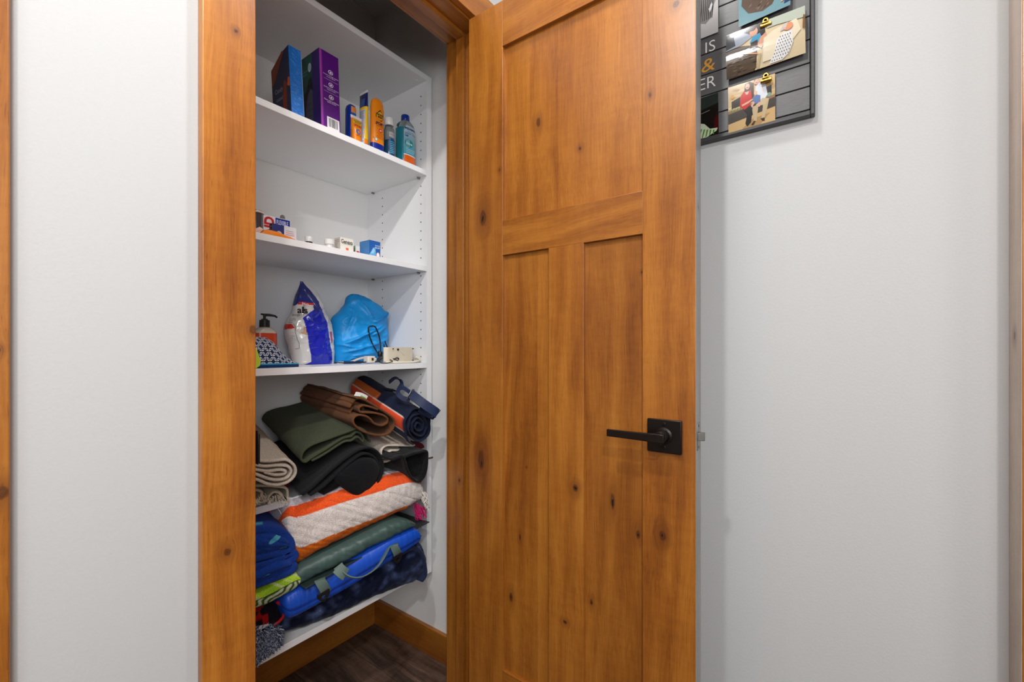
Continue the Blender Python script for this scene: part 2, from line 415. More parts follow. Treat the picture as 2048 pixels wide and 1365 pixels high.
# doorway in the right wall, its deep casing at the right edge
W_C5 = wood('casing_wood_c', 'Z', 15.0, 1.0, knots=[(1.09, -.243, at(2033, 672, Y=-.244).z, .006, 1.6), (1.062, -.25, at(2046, 285, Y=-.25).z, .008, 1.4)], coat=.6, rough=.3)
structure(bx(1.0555, XR, -.336, -.2442, 0, 2.13).build('trim_9', W_C5, bevel=.0015))
pe = bx(1.0565, XR - .0002, -.2446, -.2438, .001, 2.128).build('trim_edge_reflection_strip', wood('trim_edge_reflection', 'Z', 33.0, 1, [(1.09, -.243, at(2033, 672, Y=-.244).z, .005, 1.6)], cols=[(.34, (150, 130, 114)), (.5, (172, 152, 136)), (.62, (188, 170, 154)), (.78, (200, 184, 170))]), bpy.data.objects['trim_9']); tag(pe, 'casing edge with the pale wall reflection painted in')  # pale grazing reflection mixed into the colour of this face
structure(bx(1.0555, XR, -1.24, -1.15, 0, 2.13).build('trim_10', W_C5, bevel=.0015))
structure(bx(1.0555, XR, -1.15, -.336, 2.04, 2.13).build('trim_11', wood('casing_wood_d', 'Y', 16.0), bevel=.0015))
structure(bx(1.085, XR, -1.15, -.336, .008, 2.037).build('door_3', W_D2, bevel=.001))

# ------------------------------------------------------------------ the open closet door
XD = .945; XE = .987; YH = .8366; YF = .2268; ZB = .012; ZT = CZ + .931
door = thing('door', ((XD + XE) / 2, YH, 0), 'open knotty wooden door with three recessed panels and a black lever handle', 'door')
def dk(px, py, r, el=1.5, X=XD): p = at(px, py, X=X); return (X, p.y, p.z, r, el)
ys0, ys1 = .7175, .3361                       # inner edges of the stiles
zr = [CZ + .808, CZ + .3416, CZ + .2484]       # top rail lower edge, lock rail edges
zbot = at(1006, 1343, X=XD).z
ym0, ym1 = .5739, .4777
def dpart(name, y0, y1, z0, z1, axis, seed, knots=(), tint=1.0, strips=0, x0=XD, x1=XE):
    m = wood(name + '_wood_%d' % int(seed * 10), axis, seed, tint, [k for k in knots], strips)
    return bx(x0, x1, min(y0, y1), max(y0, y1), z0, z1).build(name, m, door, bevel=.0007)
dpart('stile', ys0, YH, ZB, ZT, 'Z', 20.3, [dk(966, 437, .0125, 1.9), dk(962, 920, .0115, 2.6), dk(999, 340, .003)])
edge_side = dpart('stile', YF, ys1, ZB, ZT, 'Z', 21.7, [dk(1325, 1072, .008, 1.5), dk(1300, 190, .004, 1.5), dk(1352, 8, .008, 1.0), (.966, YF, at(1395, 413, Y=YF).z, .004, 1.2)])
ed = bx(XD + .0008, XE - .0008, YF - .0006, YF + .0006, ZB + .001, ZT - .001).build('door_edge_reflection_strip', wood('door_edge_reflection', 'Z', 31.0, 1, [(.966, YF, at(1395, 413, Y=YF).z, .004, 1.4)], cols=[(.34, (112, 109, 105)), (.5, (132, 129, 125)), (.62, (146, 143, 139)), (.78, (160, 157, 153))]), door)  # grazing reflection of the white wall put into the wood colour
tag(ed, 'door edge with the pale grey wall reflection painted in')
dpart('rail', ys1, ys0, zr[0], ZT, 'Y', 22.1)
dpart('rail', ys1, ys0, zr[2], zr[1], 'Y', 23.4, tint=.93)
dpart('rail', ys1, ys0, ZB, zbot, 'Y', 24.2)
dpart('mullion', ym1, ym0, zbot, zr[2], 'Z', 25.9, [dk(1151, 977, .0075, 1.3), dk(1130, 1245, .006, .8)])
PX0, PX1 = XD + .0105, XE - .0105
dpart('panel', ys1 - .004, ys0 + .004, zr[1] - .004, zr[0] + .004, 'Z', 26.5, [dk(1077, 245, .0065, 2.0, PX0), dk(1160, 297, .0045, 1.0, PX0)], strips=.085, x0=PX0, x1=PX1)
dpart('panel', ym0 - .004, ys0 + .004, zbot - .004, zr[2] + .004, 'Z', 27.8, [dk(1053, 935, .0022, 1, PX0), dk(1040, 1075, .003, 3, PX0), dk(1022, 1195, .006, 2.4, PX0)], strips=.06, x0=PX0, x1=PX1, tint=.97)
dpart('panel', ys1 - .004, ym1 + .004, zbot - .004, zr[2] + .004, 'Z', 28.6, [dk(1225, 1003, .006, 3.6, PX0), dk(1276, 1070, .006, 1.8, PX0), dk(1284, 545, .003, 1, PX0), dk(1183, 1205, .004, 2, PX0)], strips=.07, x0=PX0, x1=PX1, tint=.9)
# lever handles on both faces
def lever(side):
    xf = XD if side < 0 else XE
    def X(d): return xf + side * d
    h = tag(bx(min(X(0), X(.009)), max(X(0), X(.009)), .2522, .3229, CZ - .2195, CZ - .1500).build('handle', M_BRONZE, door, bevel=.0018, seg=3), 'square black backplate with straight flat lever')
    yc, zc = .2876, CZ - .1835
    MB().lathe((xf, yc, zc), [(.0175, 0), (.0175, side * .011), (.0135, side * .013), (.0125, side * .038), (.011, side * .040)], 28, 'X').build('spindle', M_BRONZE, h, smooth=True, angle=40)
    arm = MB(); prof = []
    rs = []
    for k, (y, hw, d0, d1) in enumerate([(yc - .0115, .0085, .038, .047), (yc + .0, .0092, .034, .0485), (yc + .03, .0082, .038, .0485), (yc + .07, .0078, .040, .0485), (.3985, .0076, .0405, .0485)]):
        rs.append([(X(d0), y, zc - hw), (X(d1), y, zc - hw), (X(d1), y, zc + hw), (X(d0), y, zc + hw)])
    arm.rings(rs); arm.build('lever', M_BRONZE, h, bevel=.0014, seg=3)
    for zz in (zc + .0245, zc - .0245):
        s_ = MB().lathe((X(.009), yc, zz), [(.0042, 0), (.0042, side * .0008), (.0034, side * .0012), (.0014, side * .0012), (.0012, side * .0002)], 16, 'X')
        s_.build('screw', M_BRONZE, h, smooth=True, angle=30)
lever(-1); lever(1)
lp = bx(.955, .977, YF - .0016, YF + .0005, CZ - .2105, CZ - .1535).build('latch_plate', M_STEEL, door, bevel=.0005)
lb = MB(); zc = CZ - .1825
lb.poly([(.958, YF, zc - .0085), (.973, YF, zc - .0085), (.973, YF - .0125, zc - .0085), (.9665, YF - .0125, zc - .0085)], (0, 0, .017))
lb.build('bolt', M_STEEL, lp, bevel=.0007)
for zz in (CZ - .2045, CZ - .1605):
    MB().lathe((.966, YF - .0012, zz), [(.003, 0), (.0028, -.0006), (.001, -.0006)], 12, 'Y').build('screw', M_BRONZE, lp, smooth=True)
for zz in (ZT - .2, 1.02, .22):
    hg = MB(); hg.lathe((.9925, YW - .006, zz), [(.0055, -.044), (.0055, .044), (.003, .047)], 14, col=(20, 20, 20))
    hg.box(.9875, .9895, YW - .006, YW + .028, zz - .044, zz + .044)
    hg.build('hinge', M_BRONZE, door, smooth=True, angle=35)
#--SPLIT--
# ------------------------------------------------------------------ closet shelving unit
YS = 1.1607; XS = 1.0887; XSO = 1.111; XL = .235
unit = thing('shelving_unit', (.67, 1.33, CZ - .8), 'white melamine closet shelving unit with drilled side panels', 'shelving')
SH = [.6084, .2705, -.0702, -.4144, -.7933]                # undersides, from the camera height
TS = .018
ztop = CZ + .9439
bx(XL, XSO, YS, YCB, ztop, ztop + .0185).build('top_board', M_MEL, unit, bevel=.0006)
for x0, x1 in ((XS, XSO), (XL - .0005, XL + .018)):
    bx(x0, x1, YS, YCB, CZ - .798, ztop).build('side_panel', M_MEL, unit, bevel=.0006)
for z in SH:
    sh = bx(XL + .019, XS - .0006, YS + .0002, YCB - .001, CZ + z, CZ + z + TS).build('shelf', M_MEL, unit, bevel=.0007)
    for y in (YS + .037, YCB - .042):
        MB().lathe((XS - .0004, y, CZ + z - .0032), [(.0028, -.011), (.0028, 0)], 10, 'X').build('shelf_pin', M_STEEL, sh, smooth=True, angle=40)
        MB().lathe((XL + .0184, y, CZ + z - .0032), [(.0028, 0), (.0028, .011)], 10, 'X').build('shelf_pin', M_STEEL, sh, smooth=True, angle=40)
cm = MB().lathe((XS - .019, YS + .035, ztop - .0006), [(.009, 0), (.009, .002)], 20)
cm.build('cam_cover', M_MEL, unit, smooth=True, angle=30)
ph = MB()
yh1 = XS / ratio(841.8); yh2 = XS / ratio(764.8)
zh = at(841.8, 372.7, X=XS).z
for yy in (yh1, yh2):
    for k in range(-18, 40):
        z = zh - k * .032
        if CZ - .79 < z < ztop - .02 and all(abs(z - (CZ + q + .009)) > .012 for q in SH):
            ph.lathe((XS - .00035, yy, z), [(.0016, 0), (.0023, -.00001), (.0023, .0004)], 10, 'X')
tag(ph.build('peg_holes', M_DARK, unit), kind='stuff')

# ------------------------------------------------------------------ printed cartons
def carton(name, label, group, pl, pm, pr, ytop, yf, z0, body, art, lean=0.0, tap=0.0, side=None, topcol=None, depth=None, cat='box', bev=.0008):
    """pl, pm, pr: picture columns of the back-left, front-left and front-right vertical edges"""
    A = at(pm, ytop, Y=yf); B = at(pr, ytop, Y=yf); zt = A.z
    x0, x1 = A.x, B.x; yb = x0 / ratio(pl) if depth is None else yf + depth
    t = thing(name, ((x0 + x1) / 2, (yf + yb) / 2, z0), label, cat, group)
    W, D, H = x1 - x0, yb - yf, zt - z0
    def P(x, y, z): return (x - lean * (z - z0), y, z)
    m = MB(); m.cur = body
    vs = [P(x, y, z) for x in (x0, x1) for y in (yf, yb) for z in (z0, zt)]
    m.add(vs, [(0, 1, 3, 2), (4, 6, 7, 5), (0, 4, 5, 1), (2, 3, 7, 6), (0, 2, 6, 4), (1, 5, 7, 3)])
    m.build('carton', M_CARD, t, bevel=bev, seg=2)
    FR = lambda u, v, l=0: P(x0 + u * W, yf - .0003 - .00012 * l, z0 + v * H)           # front face
    LS = lambda u, v, l=0: P(x0 - .0003 - .00012 * l, yb - u * D, z0 + v * H)            # left face, u from back to front
    TP = lambda u, v, l=0: P(x0 + u * W, yf + v * D, zt + .0003 + .0001 * l)
    p = MB(); art(p, FR, LS, TP); 
    if p.v: p.build('printing', M_CARD, t)
    return t

zs = {i: CZ + z + TS + .0003 for i, z in enumerate(SH)}
G1 = 'items on the top shelf'
# --- purple carton with a window
def art_purple(p, F, L, T):
    print_poly(p, F, rect(0, 0, 1, 1), (84, 16, 120)); print_poly(p, F, rect(0, 0, .13, 1), (160, 66, 168), 1)
    print_poly(p, F, rect(.1, 0, .15, 1), (110, 30, 140), 2)
    for v, tx in ((.745, ('Powers through messes', 'on your fabrics')), (.585, ('Quality formula, fabulous', 'and gentle on surfaces')), (.425, ('Clean with confidence', 'made for the home'))):
        print_poly(p, F, oval(.56, v + .012, .125, .028), (235, 225, 240), 2); print_poly(p, F, oval(.56, v + .012, .098, .022), (84, 16, 120), 3)
        print_poly(p, F, oval(.56, v + .01, .05, .012), (235, 225, 240), 4)
        print_text(p, F, tx[0], .18, v - .047, .96, v - .029, (225, 215, 235), .01); print_text(p, F, tx[1], .34, v - .068, .8, v - .051, (225, 215, 235), .01)
        if v > .5: print_poly(p, F, rect(.2, v - .094, .94, v - .091), (200, 180, 215), 2)
    print_poly(p, F, rect(.3, .02, .95, .175), (236, 234, 236), 2)
    rr = random.Random(3); u = .38
    while u < .84:
        wd = rr.choice([.012, .02, .03]); print_poly(p, F, rect(u, .05, u + wd, .16), (20, 18, 22), 3); u += wd + rr.choice([.012, .018, .028])
    print_poly(p, L, rect(0, 0, 1, 1), (28, 74, 66)); print_poly(p, L, rect(.62, 0, 1, 1), (52, 32, 104), 1)
    print_poly(p, L, [(.45, .82), (.62, .88), (.62, 1), (.2, 1)], (34, 84, 74), 1)
    print_poly(p, L, oval(.50, .83, .085, .056), (186, 200, 210), 3); print_poly(p, L, oval(.50, .83, .06, .042), (150, 172, 188), 4)
    print_text(p, L, 'natural', .1, .80, .38, .825, (86, 140, 126), .01); print_text(p, L, 'clean', .1, .76, .34, .785, (86, 140, 126), .01)
    # window with the bottle inside
    print_poly(p, L, [(.04, 0), (.62, 0), (.62, .62), (.55, .70), (.42, .68), (.28, .55), (.04, .52)], (14, 20, 30), 2)
    print_poly(p, L, [(.2, 0), (.62, 0), (.62, .52), (.5, .56), (.36, .48), (.24, .34)], (66, 68, 82), 3)
    for k in range(4): print_poly(p, L, rect(.34, .12 + k * .08, .56, .135 + k * .08), (48, 50, 64), 4)
    print_poly(p, T, rect(0, 0, 1, 1), (70, 20, 100))
purple = carton('box', 'tall purple carton with a lilac edge, white icons and a barcode', G1, 607, 643, 681, 98, 1.175, zs[0], (84, 16, 120), art_purple, lean=.035, depth=.10)
# --- blue worn carton with a cut corner
A = at(576, 89, Y=1.18); B = at(602, 103, Y=1.18); x0, x1, zt, z0 = A.x, B.x, A.z, zs[0]
yb = x0 / ratio(541); ln = .055
t = thing('box', ((x0 + x1) / 2, 1.24, z0), 'worn blue carton with scuffed narrow side, leaning left', 'box', G1)
def PB(x, y, z): return (x - ln * (z - z0) + ln * (zt - z0), y, z)
hh = zt - z0
sidep = [(1.18, z0), (1.18, zt), (1.18 + (yb - 1.18) * .35, zt - .006), (yb, zt - .034), (yb, z0)]
m = MB(); m.cur = (38, 44, 82); m.poly([PB(x0, y, z) for y, z in sidep], (x1 - x0, 0, 0)); m.build('carton', M_CARD, t, bevel=.0008)
p = MB(); FB = lambda u, v, l=0: PB(x0 + u * (x1 - x0), 1.18 - .0003 - .00012 * l, z0 + v * hh)
LB = lambda u, v, l=0: PB(x0 - .0003 - .00012 * l, yb - u * (yb - 1.18), z0 + v * hh)
print_poly(p, FB, rect(0, 0, 1, 1), (22, 110, 200)); rr = random.Random(5)
for k in range(150):
    u = rr.random() * .8; v = rr.random() * .98; ww = .06 + rr.random() * .22; s = -.02 - rr.random() * .02
    print_poly(p, FB, [(u, v), (min(1, u + ww), v + s * ww * 3), (min(1, u + ww), v + s * ww * 3 + .003), (u, v + .004)], rr.choice([(120, 178, 230), (84, 150, 218), (14, 86, 168)]), 1)
print_poly(p, FB, rect(.95, 0, 1, 1), (130, 150, 180), 2)
print_poly(p, LB, rect(.0, .0, 1, .80), (44, 48, 78))
print_poly(p, LB, [(0, .80), (0, .55), (.2, .62), (.75, .96), (.65, .975)], (130, 66, 42), 1)
print_poly(p, LB, [(.6, .05), (.76, .05), (.82, .5), (.7, .56), (.58, .3)], (140, 60, 34), 1)
print_poly(p, LB, [(.85, .45), (1, .42), (1, .55), (.9, .56)], (210, 96, 36), 1)
print_poly(p, LB, [(.12, .1), (.3, .1), (.34, .24), (.2, .22)], (70, 74, 58), 1)
print_text(p, LB, 'Candy', .16, .40, .62, .49, (130, 132, 150), .02, layer=2); print_text(p, LB, 'coated', .22, .30, .58, .36, (130, 132, 150), .02, layer=2)
p.build('printing', M_CARD, t)

# ------------------------------------------------------------------ bottles and tubes
def superloft(cx, cy, z0, st, e=2.0, yaw=0.0, n=32, lean=(0, 0)):
    """st = [(height, half width, half depth, colour)]"""
    rs = []; cl = []
    for h, a, b_, c in st:
        ring = []
        for i in range(n):
            q = 2 * math.pi * i / n; ca, sa = math.cos(q), math.sin(q)
            x = a * math.copysign(abs(ca) ** (2 / e), ca); y = b_ * math.copysign(abs(sa) ** (2 / e), sa)
            ring.append((cx + x * math.cos(yaw) - y * math.sin(yaw) + lean[0] * h, cy + x * math.sin(yaw) + y * math.cos(yaw) + lean[1] * h, z0 + h))
        rs.append(ring); cl += [c] * n
    return rs, cl
def colf(st, h):
    for k in range(len(st) - 1):
        if st[k][0] <= h <= st[k + 1][0]:
            f = (h - st[k][0]) / max(1e-9, st[k + 1][0] - st[k][0]); return lerp(st[k][1], st[k + 1][1], f), lerp(st[k][2], st[k + 1][2], f)
    return st[-1][1], st[-1][2]
def wrapF(cx, cy, z0, st, e=2.0, yaw=0.0, lean=(0, 0), a0=-math.pi, a1=0.0, off=.0004):
    """u 0..1 sweeps the front from left (-x) to right (+x), v is height in metres"""
    def F(u, v, l=0):
        q = a0 + u * (a1 - a0); a, b_ = colf(st, v); a += off + .0001 * l; b_ += off + .0001 * l
        ca, sa = math.cos(q), math.sin(q)
        x = a * math.copysign(abs(ca) ** (2 / e), ca); y = b_ * math.copysign(abs(sa) ** (2 / e), sa)
        return (cx + x * math.cos(yaw) - y * math.sin(yaw) + lean[0] * v, cy + x * math.sin(yaw) + y * math.cos(yaw) + lean[1] * v, z0 + v)
    return F
def boxspan(pl, pm, pr, yf):
    x0 = at(pm, 0, Y=yf).x; x1 = at(pr, 0, Y=yf).x; yb = x0 / ratio(pl)
    return (x0 + x1) / 2, (yf + yb) / 2, (x1 - x0) / 2 * 1.08, (yb - yf) / 2 * 1.08
# blue sunscreen
OR = (243, 140, 26); NB = (20, 52, 150)
cx, cy, a, b_ = boxspan(688.5, 700, 714, 1.20); H = at(705, 213, Y=cy).z - zs[0]
t = thing('bottle', (cx, cy, zs[0]), 'flat dark blue plastic bottle with a rounded top and orange label, beside the purple box', 'bottle', G1)
st = [(0, a * .86, b_ * .85, NB), (.004, a, b_, NB), (H * .9, a, b_, NB), (H * .965, a * .88, b_ * .85, NB), (H, a * .55, b_ * .5, NB)]
rs, cl = superloft(cx, cy, zs[0], st, 2.8); MB().rings(rs, cols=cl).build('body', M_PLAST, t, smooth=True, angle=50)
F = wrapF(cx, cy, zs[0], st, 2.8); p = MB()
print_poly(p, F, (.34, H * .78, .9, H * .93), (222, 140, 70), 0, 8); print_poly(p, F, (.34, H * .56, .9, H * .78), (22, 96, 176), 0, 8)
print_poly(p, F, (.34, H * .1, .9, H * .56), (18, 26, 60), 0, 8); print_poly(p, F, (.34, 0.002, .9, H * .1), (220, 90, 30), 0, 8)
print_poly(p, F, (.5, H * .3, .8, H * .38), OR, 2, 6); print_poly(p, F, (.5, H * .45, .8, H * .49), (220, 220, 230), 2, 6)
p.build('label_print', M_PLAST, t, smooth=True)
# small orange tube with a white crimped cap end
pA, pB = at(706, 226, Y=1.178), at(728, 236, Y=1.178); zt = pA.z; xa, xb = pA.x, pB.x; cx = (xa + xb) / 2; H = zt - zs[0]; hw = (xb - xa) / 2
t = thing('tube', (cx, 1.19, zs[0]), 'small orange sunscreen tube with a white crimped top end', 'tube', G1)
st = [(0, hw * .62, .012, (30, 140, 130)), (.006, hw * .7, .013, OR), (H * .45, hw * .84, .0115, OR), (H * .88, hw * .97, .004, OR), (H * .9, hw, .002, (238, 236, 232)), (H, hw * 1.02, .0016, (238, 236, 232))]
rs, cl = superloft(cx, 1.19, zs[0], st, 2.3); MB().rings(rs, cols=cl).build('body', M_PLAST, t, smooth=True, angle=50)
F = wrapF(cx, 1.19, zs[0], st, 2.3); p = MB()
print_poly(p, F, (.25, H * .72, .8, H * .84), (238, 200, 60), 1, 8); print_text(p, F, 'BANANA', .3, H * .785, .75, H * .825, (40, 60, 40), .03, layer=3); print_text(p, F, 'BOAT', .36, H * .735, .7, H * .775, (40, 60, 40), .03, layer=3)
print_text(p, F, 'SPORT', .24, H * .60, .8, H * .67, (170, 40, 30), .03, .3, layer=2)
print_poly(p, F, [(.5 + .14 * math.cos(q * .5), H * .42 + .008 * math.sin(q * .5)) for q in range(13)], (70, 110, 190), 2)
print_text(p, F, 'SPF 50', .36, H * .26, .7, H * .31, (190, 60, 30), .02, layer=2)
p.build('label_print', M_PLAST, t, smooth=True)
# tube seen side-on, its crimp running front to back
x0 = at(739, 300, Y=1.172).x; yb = x0 / ratio(723); zt = at(738, 181, Y=1.172).z; H = zt - zs[0]; yc = (1.172 + yb) / 2; hd = (yb - 1.172) / 2; cx = x0 - .006
t = thing('tube', (cx, yc, zs[0]), 'tall yellow and navy tube seen from its edge, crimped end up', 'tube', G1)
NV = (24, 34, 96); YL = (246, 200, 30)
st = [(0, .011, hd * .55, NV), (.010, .012, hd * .62, NV), (.012, .012, hd * .66, OR), (.024, .012, hd * .7, OR), (.026, .0118, hd * .72, YL), (H * .70, .008, hd * .92, YL), (H * .715, .0078, hd * .92, NV), (H * .955, .0016, hd, NV), (H * .96, .0015, hd, (225, 226, 230)), (H, .0012, hd, (225, 226, 230))]
rs, cl = superloft(cx, yc, zs[0], st, 2.2); MB().rings(rs, cols=cl).build('body', M_PLAST, t, smooth=True, angle=50)
F = wrapF(cx, yc, zs[0], st, 2.2, a0=-math.pi * 1.5, a1=-math.pi * .5); p = MB()
print_poly(p, F, (.3, H * .06, .8, H * .66), (206, 208, 222), 0, 10)
rr = random.Random(2)
for k in range(34):
    v = H * (.08 + k * .0168); print_poly(p, F, (.36, v, .36 + .3 + rr.random() * .1, v + .0009), (70, 76, 130), 2, 4)
print_poly(p, F, (.4, H * .72, .7, H * .86), (52, 84, 150), 1, 6)
p.build('label_print', M_PLAST, t, smooth=True)
# big orange sunscreen bottle with navy foot
cx, cy, a, b_ = boxspan(738, 747, 770, 1.172); H = at(752, 197, Y=cy).z - zs[0]; DB = (22, 44, 140)
t = thing('bottle', (cx, cy, zs[0]), 'large orange sunscreen bottle with a rounded shoulder and navy blue foot', 'bottle', G1)
st = [(0, a * .95, b_ * .95, DB), (.003, a, b_, DB), (H * .14, a, b_, DB), (H * .141, a, b_, OR), (H * .82, a, b_, OR), (H * .92, a * .88, b_ * .85, OR), (H * .97, a * .68, b_ * .65, OR), (H * .995, a * .35, b_ * .35, OR), (H, a * .1, b_ * .1, OR)]
rs, cl = superloft(cx, cy, zs[0], st, 2.4); MB().rings(rs, cols=cl).build('body', M_PLAST, t, smooth=True, angle=60)
F = wrapF(cx, cy, zs[0], st, 2.4); p = MB()
print_poly(p, F, [(.05, H * .141), (.05, H * .2), (.2, H * .24), (.33, H * .20), (.5, H * .155), (.9, H * .141)], DB, 1)
dm = [(.34, H * .68), (.52, H * .775), (.70, H * .70), (.72, H * .64), (.56, H * .565), (.35, H * .62)]
print_poly(p, F, dm, (26, 46, 30), 1); print_poly(p, F, [(.37, H * .675), (.52, H * .75), (.68, H * .69), (.69, H * .65), (.55, H * .585), (.38, H * .63)], (226, 178, 50), 2)
print_text(p, F, 'BANANA', .40, H * .665, .68, H * .70, (22, 40, 26), .04, layer=4); print_text(p, F, 'BOAT', .44, H * .62, .64, H * .655, (22, 40, 26), .04, layer=4)
print_text(p, F, 'SPORT', .32, H * .485, .70, H * .54, (22, 26, 70), .04, .3, layer=3)
print_text(p, F, 'ULTRA', .36, H * .455, .68, H * .472, (190, 60, 20), .01, layer=3)
print_poly(p, F, oval(.54, H * .39, .07, .0065), (226, 60, 60), 2); print_text(p, F, '30', .5, H * .376, .58, H * .404, (250, 240, 235), .03, layer=4)
for k, (u0, u1) in enumerate(((.4, .70), (.44, .66), (.38, .72), (.36, .74))): print_poly(p, F, (u0, H * (.33 - k * .03), u1, H * (.338 - k * .03)), (200, 80, 20), 2, 4)
print_poly(p, F, oval(.36, H * .205, .06, .0062), (90, 176, 190), 3); print_poly(p, F, oval(.36, H * .205, .04, .004), (225, 235, 235), 4)
p.build('label_print', M_PLAST, t, smooth=True)
# clear bottle, white cap
M_CLEAR = plain('clear_plastic', (225, 232, 232), .06, trans=1.0, ior=1.35, var=0)
M_TEAL = plain('teal_gel', (16, 168, 190), .12, var=.03, bscale=80, spec=.5, coat=.5)
M_BLUEL = plain('blue_liquid', (14, 92, 140), .12, var=.03, coat=.5)
q = at(780, 300, Y=1.185); r = 10.6 * (q.x * CS + q.y * SN) / FLEN; cy = 1.19; cx = q.x; H = at(780, 239, Y=cy).z - zs[0]
t = thing('bottle', (cx, cy, zs[0]), 'small clear bottle of blue liquid with a white screw cap', 'bottle', G1)
MB().lathe((cx, cy, zs[0]), [(r * .9, 0), (r, .003), (r, H * .66), (r * .9, H * .74), (r * .62, H * .8), (r * .62, H * .84)], 32).build('body', M_CLEAR, t, smooth=True, angle=50)
MB().lathe((cx, cy, zs[0] + .001), [(r * .84, 0), (r * .94, .003), (r * .94, H * .42), (r * .1, H * .42)], 32).build('liquid', M_BLUEL, t, smooth=True, angle=50)
MB().lathe((cx, cy, zs[0] + H * .81), [(r * .84, 0), (r * .88, .001), (r * .86, H * .17), (r * .78, H * .19)], 32, col=(228, 226, 224)).build('cap', M_PLAST, t, smooth=True, angle=40)
F = lambda u, v, l=0: (cx + (r + .0005) * math.cos(-math.pi + u * math.pi), cy + (r + .0005) * math.sin(-math.pi + u * math.pi), zs[0] + v)
p = MB(); print_poly(p, F, (.3, H * .5, .8, H * .62), (190, 190, 196), 0, 8); print_poly(p, F, (.3, H * .06, .85, H * .47), (18, 84, 130), 0, 8)
print_text(p, lambda u, v, l=0: F(u, v), 'Extra', .36, H * .54, .7, H * .58, (150, 60, 80), .01)
F2 = lambda u, v, l=0: (cx + (r + .0009) * math.cos(-math.pi + u * math.pi), cy + (r + .0009) * math.sin(-math.pi + u * math.pi), zs[0] + v)
for k in range(7): print_poly(p, F2, (.36, H * (.1 + k * .045), .62 + .1 * (k % 2), H * (.115 + k * .045)), (120, 190, 220), 0, 5)
p.build('label_print', M_PLAST, t, smooth=True)
# aloe gel bottle
cx, cy, a, b_ = boxspan(787, 806, 834, 1.178); H = at(818, 247, Y=cy).z - zs[0]; Hc = at(811, 232, Y=cy).z - zs[0]
t = thing('bottle', (cx, cy, zs[0]), 'clear bottle of turquoise aloe gel with a dark blue cap', 'bottle', G1)
GC = (24, 170, 190)
st = [(0, a * .93, b_ * .93, GC), (.004, a, b_, GC), (H * .80, a, b_, GC), (H * .9, a * .88, b_ * .86, GC), (H * .98, a * .5, b_ * .6, GC), (H, a * .36, b_ * .5, GC)]
rs, cl = superloft(cx, cy, zs[0], st, 2.6); MB().rings(rs).build('body', M_CLEAR, t, smooth=True, angle=60)
sti = [(0, a * .9, b_ * .9, GC), (.004, a * .955, b_ * .955, GC), (H * .79, a * .955, b_ * .955, GC), (H * .80, a * .1, b_ * .1, GC)]
rs, cl = superloft(cx, cy, zs[0] + .001, sti, 2.6); MB().rings(rs).build('gel', M_TEAL, t, smooth=True, angle=40)
MB().lathe((cx, cy, zs[0] + H * .985), [(a * .42, 0), (a * .44, .002), (a * .43, Hc - H), (a * .38, Hc - H + .002)], 30, col=(14, 52, 138)).build('cap', M_PLAST, t, smooth=True, angle=40)
F = wrapF(cx, cy, zs[0], st, 2.6, off=.0008); p = MB()
print_poly(p, F, (.27, H * .005, .93, H * .2), (214, 92, 20), 0, 14); print_poly(p, F, (.27, H * .2, .93, H * .22), (225, 225, 225), 0, 14)
nn = 18
for k in range(nn):   # label, silver fading to teal
    v0, v1 = lerp(.22, .84, k / nn), lerp(.22, .84, (k + 1) / nn); c = mixc((60, 150, 172), (176, 198, 212), k / nn * 1.3)
    print_poly(p, F, (.27 + max(0, k - 14) * .03, H * v0, .93, H * v1), c, 0, 8)
print_text(p, F, 'equate', .31, H * .735, .66, H * .80, (20, 50, 110), .03, layer=4); print_text(p, F, 'beauty', .42, H * .69, .58, H * .715, (20, 50, 110), .0, layer=4)
print_text(p, F, 'After Sun', .31, H * .655, .68, H * .685, (20, 80, 140), .01, layer=4); print_text(p, F, 'Gel', .31, H * .595, .43, H * .645, (20, 60, 150), .03, layer=4)
print_poly(p, F, oval(.44, H * .46, .13, H * .085), (24, 150, 150), 3); print_text(p, F, 'Aloe', .35, H * .425, .54, H * .485, (215, 240, 240), .02, layer=5)
for k, u1 in enumerate((.44, .66, .64, .6)): print_poly(p, F, (.36, H * (.36 - k * .035), u1, H * (.368 - k * .035)), (200, 228, 234), 3, 5)
print_text(p, F, 'SOOTHES SKIN', .80, H * .25, .87, H * .58, (24, 80, 150), .02, layer=3, rot=90)
print_text(p, F, '20', .78, H * .08, .9, H * .14, (250, 225, 200), .02, layer=3)
p.build('label_print', M_PLAST, t, smooth=True)
#--SPLIT--
# ------------------------------------------------------------------ second shelf: small medicine boxes and bottles
G2 = 'items on the second shelf'
WT = (226, 224, 220)
def art_band(p, F, L, T):
    print_poly(p, F, rect(0, 0, 1, 1), (228, 224, 226)); print_text(p, F, '-AID', .08, .30, .43, .97, (196, 28, 36), .05, layer=2, rot=90)
    print_poly(p, F, rect(.47, .40, .985, .985), (14, 44, 140), 1)
    print_text(p, F, 'FLEXIBLE', .51, .80, .92, .93, (205, 210, 235), .02, layer=3); print_text(p, F, 'FABRIC', .51, .64, .82, .76, (205, 210, 235), .02, layer=3)
carton('box', 'white and blue bandage carton printed FLEXIBLE FABRIC', G2, 500, 523, 580.5, 428, 1.34, zs[1], WT, art_band, depth=.06)
